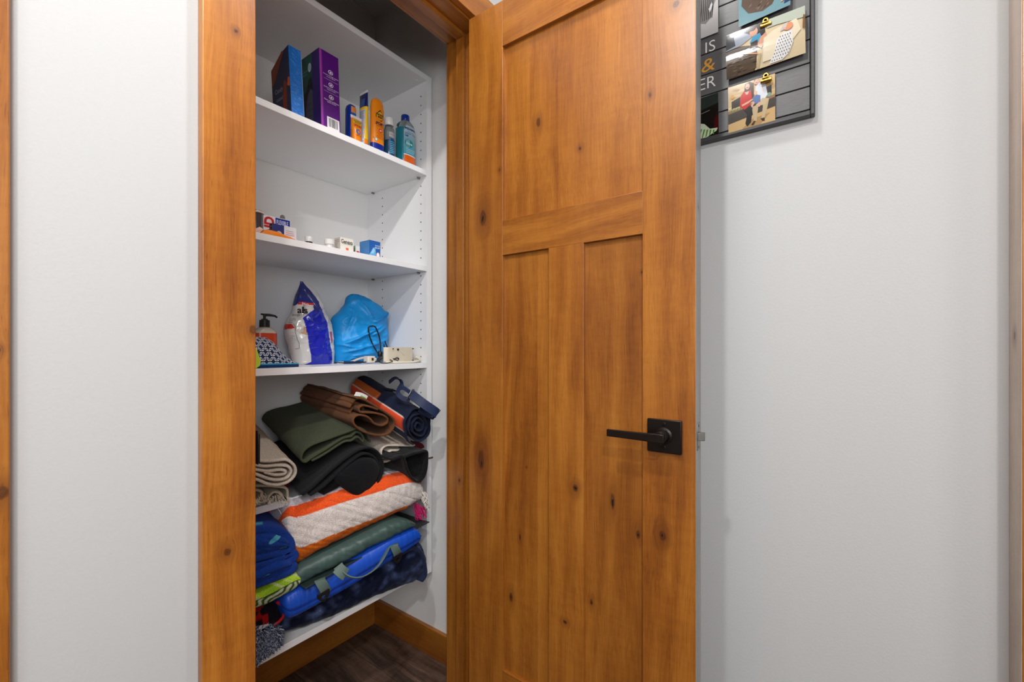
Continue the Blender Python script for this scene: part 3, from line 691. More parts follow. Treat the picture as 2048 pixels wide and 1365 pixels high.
# carton with an oval opening; the opening shows pale sleeves inside
def art_tissue(p, F, L, T):
    print_poly(p, F, rect(0, 0, .475, 1), (36, 52, 120)); print_poly(p, F, rect(.475, 0, 1, 1), (226, 222, 224), 0)
    for k, (u1, c) in enumerate(((.86, (150, 140, 170)), (.9, (214, 110, 110)), (.92, (222, 70, 80)), (.78, (170, 180, 210)))): print_poly(p, F, rect(.55, .74 - k * .1, u1, .765 - k * .1), c, 2)
    print_poly(p, L, rect(0, 0, 1, 1), (52, 44, 60)); print_text(p, L, 'CVI', .2, .1, .8, .9, (150, 120, 120), .02, layer=1, rot=90)
    print_poly(p, F, [(.13, .0)] + [(.27 + .14 * math.cos(q), .42 + .24 * math.sin(q)) for q in [math.pi - k * math.pi / 10 for k in range(11)]] + [(.41, .0)], (196, 190, 186), 2)
    print_poly(p, F, [(.16, 0), (.16, .40), (.24, .54), (.3, .54), (.38, .38), (.38, 0)], (178, 172, 168), 3)
carton('box', 'navy and white carton with an arched tear-open window, in front of the bandage carton', G2, 539, 545, 592.5, 446.5, 1.24, zs[1], (226, 222, 224), art_tissue)
# orange packet and pale paper lying at the shelf edge
def crumple(name, label, cat, group, pts_px, Y, th, col, z0, mat, back=.03, up=.006, seed=1):
    P3 = [at(x, y, Y=Y) for x, y in pts_px]
    c = sum((Vector(p) for p in P3), Vector()) / len(P3); m = MB(); m.cur = col; n = len(P3)
    fr = [(p.x, p.y, max(z0, p.z)) for p in P3]; bk = [(p.x + .003, p.y + back, max(z0, p.z) + up * noise.noise(Vector((i, seed, 0)))) for i, p in enumerate(P3)]
    mid = (c.x, c.y - .006, c.z + .002)
    m.add(fr + bk + [mid], [(i, (i + 1) % n, 2 * n) for i in range(n)] + [(i, i + n, (i + 1) % n + n, (i + 1) % n) for i in range(n)] + [tuple(range(n, 2 * n))])
    o = m.build(name, mat, bevel=.0008, seg=2); return tag(o, label, cat, group)
crumple('packet', 'crumpled orange sachet lying flat at the shelf edge', 'packet', G2, [(522, 466), (530, 459.5), (544, 461), (556, 464), (566, 468.5), (580, 474.5), (592, 480), (592, 483), (560, 478), (522, 470)], 1.185, .002, (240, 136, 34), zs[1], M_FILM)
crumple('paper', 'folded pale pink paper beside the orange sachet', 'paper', G2, [(505, 462), (512, 457), (519.5, 453.5), (527, 459), (521, 465), (511, 468.5), (505, 468)], 1.178, .002, (236, 196, 176), zs[1], M_CARD, back=.02, seed=4)
# dark cylinder with pale lid rim
q = at(511, 440, Y=1.30); ztc = at(511, 421, Y=1.30).z; rc = .019
t = thing('canister', (q.x, 1.30, zs[1]), 'dark round canister with a brown lid next to the bandage carton', 'canister', G2)
MB().lathe((q.x, 1.30, zs[1]), [(rc * .96, 0), (rc, .002), (rc, ztc - zs[1] - .009)], 28, col=(70, 60, 66)).build('body', M_PLAST, t, smooth=True, angle=40)
MB().lathe((q.x, 1.30, ztc - .009), [(rc * 1.12, 0), (rc * 1.14, .003), (rc * 1.05, .007), (rc * .5, .009), (.001, .009)], 28, cols=[(216, 200, 190), (216, 200, 190), (130, 104, 92), (120, 96, 86), (120, 96, 86)]).build('lid', M_PLAST, t, smooth=True, angle=50)
p = MB(); FL = lambda u, v, l=0: (q.x + (rc + .0004) * math.sin((u - .2) * 1.6), 1.30 - (rc + .0004) * math.cos((u - .2) * 1.6), zs[1] + v)
print_poly(p, FL, (.3, .01, 1.0, .045), (120, 108, 112), 0, 8); print_poly(p, FL, (.5, .03, .8, .043), (150, 60, 60), 0, 6)
p.build('label_print', M_PLAST, t)
# metal clip peeping over the bandage carton
q = at(565, 433, Y=1.42); 
t = tag(MB().lathe((q.x, 1.42, zs[1]), [(.012, 0), (.013, .002), (.013, .04), (.007, q.z - zs[1]), (.003, q.z - zs[1] + .004)], 20, col=(150, 142, 138)).build('bottle', M_PLAST, smooth=True, angle=50), 'grey nozzle bottle behind the bandage carton, only its tip showing', 'bottle', G2)
# dropper bottle with white cap on dark glass
q = at(617.5, 480, Y=1.22); w_ = q.x * CS + q.y * SN; r = 7.4 * w_ / FLEN; zc = at(617, 473.5, Y=1.22).z; zb_ = at(617, 484, Y=1.22).z
t = thing('bottle', (q.x, 1.22, zs[1]), 'tiny dark glass bottle with a smooth white cap, left of the ribbed-cap bottle', 'bottle', G2)
MB().lathe((q.x, 1.22, zs[1]), [(r * .95, 0), (r, .001), (r, (zb_ - zs[1]) * .9), (r * .8, zb_ - zs[1])], 24, col=(58, 46, 40)).build('body', M_PLAST, t, smooth=True, angle=50)
MB().lathe((q.x, 1.22, zb_), [(r * .95, 0), (r * .97, .001), (r * .95, zc - zb_ - .001), (r * .85, zc - zb_)], 24, col=(222, 219, 216)).build('cap', M_PLAST, t, smooth=True, angle=50)
# ribbed white cap bottle
q = at(658.5, 488, Y=1.21); w_ = q.x * CS + q.y * SN; r = 9.2 * w_ / FLEN; zc = at(658, 479.5, Y=1.21).z; zb_ = at(658, 489.5, Y=1.21).z
t = thing('bottle', (q.x, 1.21, zs[1]), 'small white bottle with a wide ribbed white cap', 'bottle', G2)
MB().lathe((q.x, 1.21, zs[1]), [(r * .8, 0), (r * .82, .001), (r * .82, zb_ - zs[1])], 24, col=(220, 217, 214)).build('body', M_PLAST, t, smooth=True, angle=50)
cp = MB(); rs = []
for rr_, h in ((1, 0), (1, zc - zb_ - .0015), (.9, zc - zb_)):
    rs.append([(q.x + r * rr_ * (1 + .03 * (i % 2)) * math.cos(i * math.pi / 24), 1.21 + r * rr_ * (1 + .03 * (i % 2)) * math.sin(i * math.pi / 24), zb_ + h) for i in range(48)])
cp.rings(rs, col=(222, 219, 216)).build('cap', M_PLAST, t)
def art_genexa(p, F, L, T):
    print_poly(p, F, rect(0, 0, 1, 1), (228, 225, 214)); print_text(p, F, 'Genexa', .06, .60, .95, .90, (84, 80, 78), .03, layer=1)
    print_poly(p, F, rect(.22, .565, .9, .58), (140, 130, 120), 1)
    print_poly(p, F, [(.40, .34), (.62, .36), (.62, .24), (.70, .14), (.72, .04), (.44, .02), (.36, .1), (.44, .22)], (238, 96, 52), 1)
    print_poly(p, F, [(.6, .14), (.72, .06), (.74, 0), (.6, 0)], (120, 130, 180), 2)
    print_poly(p, L, rect(0, 0, 1, 1), (206, 196, 186))
    rr = random.Random(4)
    for k in range(8): print_poly(p, L, rect(.12, .12 + k * .1, .5 + rr.random() * .4, .15 + k * .1), (120, 108, 98), 1)
carton('box', 'white carton printed Genexa with an orange shape', G2, 669, 680.5, 706.5, 474, 1.20, zs[1], (228, 225, 214), art_genexa)
def art_small(p, F, L, T):
    print_poly(p, F, rect(0, 0, 1, 1), (224, 220, 216)); print_poly(p, F, rect(.22, .12, .86, .58), (204, 30, 60), 1); print_poly(p, F, rect(.4, .28, .68, .44), (240, 200, 210), 2)
    print_poly(p, L, rect(0, 0, 1, 1), (120, 150, 120)); print_poly(p, L, rect(.3, .2, .7, .8), (70, 84, 72), 1)
carton('box', 'very small white carton with a red square, between the two larger cartons', G2, 707.2, 711, 719.5, 491.5, 1.235, zs[1], (224, 220, 216), art_small)
def art_blue(p, F, L, T):
    print_poly(p, F, rect(0, 0, 1, 1), (38, 96, 176)); print_poly(p, F, [(0, 0), (0, .2), (.35, .62), (.55, .6), (.6, .2), (.3, 0)], (108, 176, 220), 1)
    print_poly(p, F, [(.12, .25), (.35, .6), (.5, .5), (.4, .3)], (160, 208, 236), 2)
    print_poly(p, F, [(.3, 0), (.62, .2), (1, .06), (1, 0)], (180, 70, 110), 2); print_poly(p, F, oval(.78, .22, .16, .17), (240, 150, 90), 3); print_poly(p, F, oval(.78, .22, .13, .14), (236, 238, 244), 4)
    print_poly(p, F, rect(.55, .02, 1, .08), (232, 226, 226), 3)
    print_text(p, F, 'Animal', .5, .72, .95, .80, (200, 220, 244), .02, layer=3); print_text(p, F, 'RELIEF', .5, .58, .95, .68, (200, 220, 244), .02, layer=3)
    print_poly(p, L, rect(0, 0, 1, 1), (74, 132, 190)); print_poly(p, T, rect(0, 0, 1, 1), (40, 84, 150))
carton('box', 'cube-shaped blue carton with a white disc, nearest the drilled side panel', G2, 719.5, 738.7, 760.5, 480, 1.20, zs[1], (38, 96, 176), art_blue)

# ------------------------------------------------------------------ third shelf
G3 = 'items on the middle shelf'
# hand soap pump bottle
q = at(532, 690, Y=1.36); w_ = q.x * CS + q.y * SN; k = w_ / FLEN
cx = at(529, 690, Y=1.36).x; zz0 = zs[2]; zsh = at(530, 655, Y=1.36).z; znk = at(530, 652, Y=1.36).z; zct = at(530, 641, Y=1.36).z; zpt = at(530, 631, Y=1.36).z
t = thing('soap_dispenser', (cx, 1.36, zz0), 'clear pump bottle of orange soap with a black pump head', 'dispenser', G3)
hw = 22.5 * k
st = [(0, hw * .94, .02, WT), (.003, hw, .022, WT), (zsh - zz0 - .030, hw, .022, WT), (zsh - zz0 - .012, hw * .9, .021, WT), (zsh - zz0 - .003, hw * .6, .018, WT), (zsh - zz0, hw * .38, .015, WT)]
M_SOAPB = plain('soap_plastic', (205, 196, 184), .25, var=.02, trans=.0)
zl = at(530, 667, Y=1.36).z
st2 = [(0, hw * .94, .02, (188, 62, 30)), (.003, hw, .022, (188, 62, 30)), (zl - zz0, hw, .022, (196, 70, 34)), (zl - zz0 + .0005, hw, .022, (196, 188, 176))] + [(a, b_, c, (198, 190, 178)) for a, b_, c, d in st[2:]]
st2 = [(a, b_, c, (190, 60, 28) if a <= zl - zz0 else (198, 190, 178)) for a, b_, c, d in sorted(st2, key=lambda s_: s_[0])]
rs, cl = superloft(cx, 1.36, zz0, st2, 2.6); MB().rings(rs, cols=cl).build('body', M_PLAST, t, smooth=True, angle=60)
pm_ = MB(); pm_.lathe((cx, 1.36, zsh), [(9.3 * k, -.001), (9.5 * k, .001), (9.3 * k, zct - zsh), (6 * k, zct - zsh + .001), (5.6 * k, zct - zsh + .004), (3 * k, zct - zsh + .0045)], 24, col=(24, 22, 22))
pm_.lathe((cx, 1.36, zct), [(2.6 * k, 0), (2.6 * k, zpt - zct), (4.4 * k, zpt - zct), (4.4 * k, zpt - zct + .003), (2 * k, zpt - zct + .004)], 18, col=(24, 22, 22))
pm_.tube([(cx, 1.36, zpt + .001), (cx + .012, 1.355, zpt + .001), (cx + 17 * k, 1.35, zpt - .001), (cx + 21 * k, 1.348, zpt - .006)], [.0042, .004, .0032, .0026], 10, col=(24, 22, 22))
pm_.tube([(cx, 1.36, zpt + .002), (cx - 6.5 * k, 1.362, zpt + .003)], [.003, .0022], 8, col=(24, 22, 22))
pm_.build('pump', M_BLACKP, t, smooth=True, angle=40)

# patterned zip pouch
NAVY = (26, 48, 84)
def pouch_col(x, y, z):
    return NAVY
yf = 1.205; pa = at(513, 736, Y=yf); pb = at(578, 733, Y=yf); zb_ = zs[2]
xl = pa.x - .035; xr = pb.x
nu, nv = 260, 150
t = thing('pouch', ((xl + xr) / 2, yf, zb_), 'puffy zip pouch with a white and navy lattice print and blue base', 'pouch', G3)
ridge = [(488, 672), (513, 674), (530, 675.5), (540, 681), (551, 697), (566, 713), (577, 724), (579, 730)]
R3 = [at(x, y, Y=yf + .05) for x, y in ridge]
def topz(x):
    for a, b_ in zip(R3[:-1], R3[1:]):
        if a.x <= x <= b_.x: return lerp(a.z, b_.z, (x - a.x) / (b_.x - a.x))
    return R3[0].z if x < R3[0].x else R3[-1].z
vs = []; cl = []
xl = R3[0].x; xr = R3[-1].x
for j in range(nv + 1):
    v = j / nv
    for i in range(nu + 1):
        x = lerp(xl, xr, i / nu); zt_ = topz(x); H = zt_ - zb_
        if v < .16: z = zb_ + .010 * (v / .16); y = yf - .001 * math.sin(v / .16 * math.pi)
        else:
            f = (v - .16) / .84; z = zb_ + .010 + (H - .010) * math.sin(f * math.pi * .5) ** 1.0; y = yf + .052 * (1 - math.cos(f * math.pi * .5)) + .002 * noise.noise(Vector((x * 60, f * 3, 1)))
        vs.append((x, y, z))
        s_ = (x - xl) / .0087 + (v * .3); r_ = v * (.085 / .0087)
        if v < .13: c = (24, 60, 110) if v < .10 else (44, 120, 158)
        elif v < .17: c = (60, 150, 178)
        else:
            # petals on a diagonal lattice
            gx, gy = s_ % 1 - .5, r_ % 1 - .5
            par = (int(s_ // 1) + int(r_ // 1)) % 2
            a_, b2 = (gx + gy, gx - gy) if par else (gx - gy, gx + gy)
            d = (abs(a_) / .78) ** 1.4 + (abs(b2) / .42) ** 1.4
            c = (228, 228, 232) if .42 < d < 1.0 else NAVY
        cl.append(c)
fs = [(j * (nu + 1) + i, j * (nu + 1) + i + 1, (j + 1) * (nu + 1) + i + 1, (j + 1) * (nu + 1) + i) for j in range(nv) for i in range(nu)]
m = MB(); m.add(vs, fs, cl)
# back and base
bk = [(R3[i].x, yf + .053, R3[i].z) for i in range(len(R3))]; bb = [(p_.x, yf + .10, zb_ + .001) for p_ in R3]; fb = [(p_.x, yf, zb_) for p_ in R3]
n_ = len(R3); m.add(bk + bb + fb, [(i, i + 1, n_ + i + 1, n_ + i) for i in range(n_ - 1)] + [(n_ + i, n_ + i + 1, 2 * n_ + i + 1, 2 * n_ + i) for i in range(n_ - 1)] + [(n_ - 1, 2 * n_ - 1, 3 * n_ - 1)], NAVY)
m.build('body', M_CLOTH, t, smooth=True, angle=60)
zp = MB(); zp.tube([(xl, yf - .002, zb_ + .004), ((xl + xr) / 2, yf - .003, zb_ + .0035), (xr - .003, yf + .0, zb_ + .004)], .0035, 8, col=(20, 52, 104)); zp.build('zip', M_CLOTH, t, smooth=True)
q1 = [(498, 690), (513, 697), (518, 712), (522, 722), (520, 732), (513, 737), (498, 737)]
crumple('wrapper', 'lime green wrapper poking out in front of the patterned pouch', 'wrapper', G3, q1, 1.19, .002, (196, 214, 70), zs[2], M_CLOTH, back=.01)

# ---- soft standing bags: a stack of horizontal sections traced left and right, painted in the front plane
def softbag(name, Yc, rows, depth, z0, paint, mat, parent, nz=120, nr=96, crease=(), amp=.004, seed=0, e=2.6, capz=True):
    """rows: (y_px, left_px, right_px, depth factor)"""
    keys = []
    for y, l, r_, dfac in rows:
        a = at(l, y, Y=Yc); b_ = at(r_, y, Y=Yc); keys.append(((a.x + b_.x) / 2, (b_.x - a.x) / 2, (a.z + b_.z) / 2, dfac))
    K = catmull([(k_[0], k_[1], k_[2]) for k_ in keys], nz); D = catmull([(k_[3], 0, 0) for k_ in keys], nz)
    m = MB(); rs = []; cl = []
    for j, kk in enumerate(K):
        cxx, hw_, z = kk.x, max(.001, kk.y), max(z0, kk.z); dd = depth * D[j].x * .5
        ring = []
        for i in range(nr):
            q_ = 2 * math.pi * i / nr; ca, sa = math.cos(q_), math.sin(q_)
            x = cxx + hw_ * math.copysign(abs(ca) ** (2 / e), ca); y = Yc + dd * math.copysign(abs(sa) ** (2 / e), sa) + depth * .0
            n1 = noise.noise(Vector((x * 26 + seed, z * 17, seed))); n2 = noise.noise(Vector((x * 60, z * 44 + seed, 3 + y * 20)))
            rid = 1 - abs(noise.noise(Vector((x * 20 + z * 12 + seed, z * 26 - x * 14, seed + 7)))) * 2.2
            dy = amp * (n1 * 1.1 + n2 * .5 + max(0, rid) ** 3 * .9)
            for (xa, za, xb, zb2, wd, am) in crease:
                ex, ez = xb - xa, zb2 - za; L2 = ex * ex + ez * ez; tt = max(0, min(1, ((x - xa) * ex + (z - za) * ez) / L2))
                d = math.hypot(x - xa - tt * ex, z - za - tt * ez); dy += am * math.exp(-abs(d) / wd * .9) * math.sin(math.pi * (.15 + .7 * tt))
            s_ = 1 if sa < 0 else -1
            ring.append((x, y - dy * s_, z)); cl.append(paint(x, z, sa < .15))
        rs.append(ring)
    m.rings(rs, cols=cl); return m.build(name, mat, parent, smooth=True)

# bath salts bag
YB = 1.36
B_ = lambda x, y: (at(x, y, Y=YB - .03).x, at(x, y, Y=YB - .03).z)
poly = lambda *pp: [B_(x, y) for x, y in pp]
S_BLUE1 = poly((597, 560), (615, 562), (640, 604), (640, 622), (625, 625), (626, 607), (603, 604), (586, 626), (585, 622))
S_BLUE2 = poly((604, 637), (618, 625), (640, 610), (650, 640), (659, 690), (666, 732), (606, 732), (620, 724), (612, 676))
S_RED1 = poly((602, 604), (628, 607), (626, 611), (600, 609)); S_RED2 = poly((575, 648), (586, 648), (590, 657), (571, 660))
S_RED3 = poly((657, 664), (664, 664), (665, 686), (661, 687)); S_SP = poly((590, 647), (598, 648), (603, 654), (604, 662), (597, 666), (589, 662))
S_TAN = poly((603, 652), (610, 656), (611, 672), (604, 669), (597, 667), (604, 662)); S_BR = poly((579, 688), (584, 690), (590, 702), (588, 706), (582, 700))
def paint_salt(x, z, front):
    if not front: return (40, 54, 150)
    if inpoly(x, z, S_RED1) or inpoly(x, z, S_RED2): return (206, 44, 40)
    if inpoly(x, z, S_BLUE1): return (30, 40, 118)
    if inpoly(x, z, S_BLUE2): return (16, 34, 176)
    if inpoly(x, z, S_RED3): return (180, 60, 90)
    if inpoly(x, z, S_SP): return (196, 192, 186)
    if inpoly(x, z, S_TAN): return (190, 150, 116)
    if inpoly(x, z, S_BR): return (176, 120, 98)
    return (214, 212, 210)
t = thing('salt_bag', (at(618, 700, Y=YB).x, YB, zs[2]), 'crumpled glossy blue and white bag of bath salts, folded over at its top', 'bag', G3)
def W2(x, y): v = at(x, y, Y=YB); return v.x, v.z
cr = [(*W2(625, 625), *W2(606, 640), .005, .006), (*W2(612, 664), *W2(650, 640), .003, .005), (*W2(633, 690), *W2(632, 725), .004, -.006), (*W2(600, 640), *W2(640, 655), .003, -.005), (*W2(622, 700), *W2(650, 685), .003, .004), (*W2(610, 655), *W2(645, 660), .003, .004), (*W2(615, 715), *W2(640, 700), .003, .004), (*W2(605, 580), *W2(625, 620), .004, .006), (*W2(630, 620), *W2(655, 625), .003, .005)]
rows = [(731, 590, 664, .55), (727, 587, 665, .8), (712, 583, 665, 1), (690, 577, 664, 1), (670, 571, 663, 1), (655, 571, 661, 1), (640, 577, 657, .95), (624, 586, 648, .85), (610, 588, 644, .7), (595, 592, 639, .5), (580, 597, 628, .3), (568, 600, 614, .12), (562, 601, 606, .05)]
softbag('bag', YB, rows, .085, zs[2], paint_salt, M_FILM, t, nz=170, nr=200, crease=cr, amp=.0028, seed=5, e=2.4)
p = MB()
def FS(x, y, off=.0): v = at(x, y, Y=YB - .046 - off); return (v.x, v.y, v.z)
def textpx(p, body, xa, ya, xb, yb_, sl, col, bold=.02, shear=0, Y=YB - .05):
    vs, fs = text_mesh(body, bold, shear)
    out = []
    for a, b_ in vs:
        v = at(lerp(xa, xb, a), lerp(yb_, ya, b_) + sl * a, Y=Y); out.append((v.x, v.y, v.z))
    p.add(out, fs, col)
def surfY(x, z, ob, dflt):
    ok_, loc_, nrm_, _ = ob.ray_cast(Vector((x, 0, z)) - Vector(ob['_abs']), Vector((0, 1, 0)))
    return loc_.y + ob['_abs'][1] if ok_ else dflt
def smoothY(x, z, ob, dflt):
    return min(surfY(x + i * .0045, z + j * .0045, ob, dflt) for i in (-2, -1, 0, 1, 2) for j in (-2, -1, 0, 1, 2)) - .0012
    return min(surfY(x + i * .004, z + j * .004, ob, dflt) for i in (-1, 0, 1) for j in (-1, 0, 1)) * .35 + .65 * sum(surfY(x + i * .006, z + j * .006, ob, dflt) for i in (-1, 0, 1) for j in (-1, 0, 1)) / 9 - .0048
bagob = [c for c in t.children][0]; bpy.context.view_layer.update()
textpx(p, "al's", 594, 613, 619, 627, 0, (26, 24, 30), .03); textpx(p, 'sop', 584, 629, 599, 634, 0, (60, 60, 66), .01); textpx(p, 'LUTI', 579, 637, 591, 642, 0, (110, 108, 110)); textpx(p, 'inc', 576, 643, 585, 647, 0, (60, 60, 66), .0, .3)
textpx(p, 'ium', 604, 604.5, 622, 610, 1.5, (240, 200, 200), .02); textpx(p, 'magn', 577, 664, 587, 667, 1, (200, 140, 110)); textpx(p, 'sulfate', 577, 670, 590, 673, 1, (140, 136, 134)); textpx(p, 'salt', 578, 675, 586, 678, 0, (140, 136, 134)); textpx(p, 'soothing', 580, 681, 592, 683, -2, (140, 136, 134))
for a, b_ in zip([(586, 647), (591, 655), (590, 664), (595, 681), (598, 687), (598, 697)], [(591, 655), (590, 664), (595, 681), (598, 687), (598, 697), (590, 698.5)]):
    v0, v1 = at(*a, Y=YB - .05), at(*b_, Y=YB - .05); d = (v1 - v0).normalized().cross(Vector((0, 1, 0))) * .0006
    mid = (v0 + v1) / 2
    p.add([tuple(v0 + d), tuple(mid + d), tuple(v1 + d), tuple(v1 - d), tuple(mid - d), tuple(v0 - d)], [(0, 1, 4, 5), (1, 2, 3, 4)], (50, 48, 50))
# lay the print onto the crumpled surface
p.v = [(x, min(smoothY(x, z, bagob, y), surfY(x, z, bagob, y) - .0006), z) for x, y, z in p.v]
p.build('lettering', M_PRINT, t)

# blue drawstring bag
YD = 1.37
t = thing('drawstring_bag', (at(715, 700, Y=YD).x, YD, zs[2]), 'bright blue nylon drawstring bag with black cords', 'bag', G3)
def W3(x, y): v = at(x, y, Y=YD); return v.x, v.z
cr = [(*W3(706, 606), *W3(728, 646), .006, .010), (*W3(728, 646), *W3(764, 625), .005, .010), (*W3(668, 690), *W3(745, 652), .006, .009), (*W3(680, 660), *W3(700, 610), .008, -.006), (*W3(667, 690), *W3(692, 697), .003, .006), (*W3(722, 672), *W3(752, 655), .005, .009), (*W3(690, 712), *W3(760, 700), .005, .006), (*W3(675, 705), *W3(750, 682), .005, .006), (*W3(755, 640), *W3(768, 620), .005, .008)]
rows = [(724, 669, 735, .6), (720, 667, 748, .85), (708, 665, 762, 1), (692, 664, 768, 1), (672, 664, 769, 1), (652, 665, 768, 1), (638, 668, 768, .95), (625, 682, 767, .85), (612, 691, 757, .7), (602, 693, 742, .55), (594, 697, 728, .38), (589, 703, 716, .15)]
def pblue(x, z, f): return (16, 146, 220)
cr = [(a_, b_, c_, d_, w_ * .8, am_ * 1.9) for a_, b_, c_, d_, w_, am_ in cr]
softbag('bag', YD, rows, .12, zs[2], pblue, M_NYLON, t, nz=150, nr=150, crease=cr, amp=.0045, seed=11, e=2.3)
def cord(pts, r_, parent, name='cord', col=(22, 20, 22), n=60, Y=None):
    W = [Vector(at(x, y, Y=yy)) for x, y, yy in pts]; m = MB(); m.tube(catmull(W, n), r_, 8, col=col); return m.build(name, M_BLACKP, parent, smooth=True)
yc_ = YD - .072
cord([(755, 706, 1.27), (746, 690, yc_), (739, 672, yc_), (737, 656, yc_ - .002), (743, 652.5, yc_ - .004), (751, 655, yc_ - .003), (758, 672, yc_), (761, 690, yc_), (761, 702, 1.28)], .0024, t)
cord([(770, 683, 1.30), (774, 694, 1.27), (779, 704, 1.24), (786, 716, 1.22), (798, 719, 1.20)], .0021, t)
cord([(768, 690, 1.30), (770, 702, 1.26), (776, 712, 1.23), (784, 720, 1.21), (794, 716, 1.2), (798, 718, 1.195)], .0021, t)
cord([(757, 702, 1.28), (760, 712, 1.26), (752, 720, 1.25), (735, 724, 1.25), (700, 726, 1.26), (672, 725.5, 1.27)], .0015, t)
cord([(765, 705, 1.27), (772, 716, 1.23), (785, 723, 1.19), (768, 727, 1.2), (758, 722, 1.22), (775, 714, 1.22), (796, 722, 1.19)], .0014, t)
tg = at(760, 707, Y=1.265); tm = MB(); tm.lathe((tg.x, 1.265, tg.z - .012), [(.006, 0), (.0085, .004), (.0085, .014), (.005, .019)], 16, col=(20, 18, 20)); tag(tm.build('cord_stop', M_BLACKP, t, smooth=True, angle=50), 'black cord stop')
# flat strip and white plug under the bag
q0, q1_ = at(667, 726.5, Z=zs[2]), at(738, 726, Z=zs[2])
t2 = thing('power_cord', (q1_.x, 1.25, zs[2]), 'short cream cable with a clear plug end, lying under the blue bag', 'cable', G3)
W = [Vector((at(674, 720, Y=1.31).x, 1.31, zs[2] + .003)), Vector((at(700, 719, Y=1.30).x, 1.30, zs[2] + .006)), Vector(at(722, 717, Y=1.275)), Vector(at(736, 716, Y=1.255))]
MB().tube(catmull(W, 24), .0035, 8, col=(206, 196, 186)).build('cable', M_PLAST, t2, smooth=True)
pq = at(741, 718, Y=1.25); m = MB(); m.cur = (216, 208, 196)
m.box(pq.x - .017, pq.x + .012, 1.24, 1.265, pq.z - .013, pq.z + .009); m.box(pq.x + .012, pq.x + .022, 1.245, 1.26, pq.z - .008, pq.z + .003); m.build('plug', M_PLAST, t2, bevel=.003, seg=3)
m = MB().box(pq.x - .004, pq.x + .004, 1.238, 1.242, pq.z - .006, pq.z + .003, (196, 160, 110)); m.build('contact', M_GOLD, t2, bevel=.0005)
st_ = MB(); st_.cur = (20, 66, 110); a_, b2 = at(705, 724, Y=1.285), at(745, 722, Y=1.26)
st_.box(a_.x - .02, b2.x - .02, 1.29, 1.32, zs[2], zs[2] + .009); tag(st_.build('strap', M_CLOTH, bevel=.002), 'dark blue flat strap lying under the blue drawstring bag', 'strap', G3)

# cream plastic housing with a rolled rim
YP = 1.19
t = thing('housing', (at(808, 720, Y=YP).x, YP, zs[2]), 'cream plastic moulded housing with small screw holes and a curved rolled rim', 'housing', G3)
xa, xb = at(771, 700, Y=YP + .02).x, at(836, 700, Y=YP).x; zt_ = at(808, 695, Y=YP).z; zb_ = zs[2] + .001
m = MB(); m.cur = (208, 198, 178)
arc = [(xa, YP + .028), (xa + .01, YP + .022)] + [(lerp(xa + .012, xb - .018, k / 10), YP + .018 - .006 * math.sin(k / 10 * math.pi)) for k in range(11)] + [(xb - .009, YP + .019), (xb - .002, YP + .026), (xb, YP + .036), (xb - .001, YP + .05)]
rs = [[(x, y, zb_ + .006) for x, y in arc] + [(x, y + .004, zb_ + .006) for x, y in arc[::-1]], [(x, y, zt_) for x, y in arc] + [(x, y + .004, zt_) for x, y in arc[::-1]]]
m.rings(rs); m.build('wall', M_PLAST, t, bevel=.001)
rim = MB(); rp = [Vector((x, y - .010 if k < len(arc) - 2 else y, zb_ + .005)) for k, (x, y) in enumerate(arc)]
x8 = at(847, 717, Y=1.18)
rp = [Vector((xa, YP + .02, zb_ + .003)), Vector((lerp(xa, xb, .35), YP - .006, zb_ + .003)), Vector((lerp(xa, xb, .7), YP - .012, zb_ + .003)), Vector((xb - .004, YP - .010, zb_ + .007)), Vector((xb + .006, YP + .002, zb_ + .013)), Vector((xb + .004, YP + .014, zb_ + .018)), Vector((xb - .006, YP + .016, zb_ + .016))]
rim.tube(catmull(rp, 50), .0038, 10, col=(214, 205, 186)); rim.build('rim', M_PLAST, t, smooth=True)
fl = MB(); fl.cur = (200, 190, 170); fp = [(x, y, zb_ + .004) for x, y, z in catmull(rp[:6], 20)] + [(x, y, zb_ + .004) for x, y in arc[::-1]]; fl.poly(fp, (0, 0, .002)); fl.build('floor_plate', M_PLAST, t)
hm = MB()
for (px_, py_, r_) in ((786.5, 698, .0016), (796, 699.5, .0034), (826, 698, .0019), (826, 721, .0019)):
    h_ = at(px_, py_, Y=YP + .0115); MB().lathe((h_.x, YP + .0118, h_.z), [(r_, -.0022), (r_, .002)], 12, 'Y', col=(40, 34, 30)).build('screw_hole', M_DARK, t)
rb = MB()
for k in range(12):
    h_ = at(829, 697 + k * 2, Y=YP + .012); rb.box(h_.x - .003, h_.x + .003, YP + .0112, YP + .0135, h_.z - .0004, h_.z + .0004, (190, 180, 160))
a_, b2 = at(806, 703, Y=YP), at(813, 710, Y=YP); rb.tube([(a_.x, YP + .0115, a_.z), (b2.x, YP + .0115, b2.z)], .0013, 6, col=(222, 214, 198)); tag(rb.build('ribs', M_PLAST, t), kind='stuff')
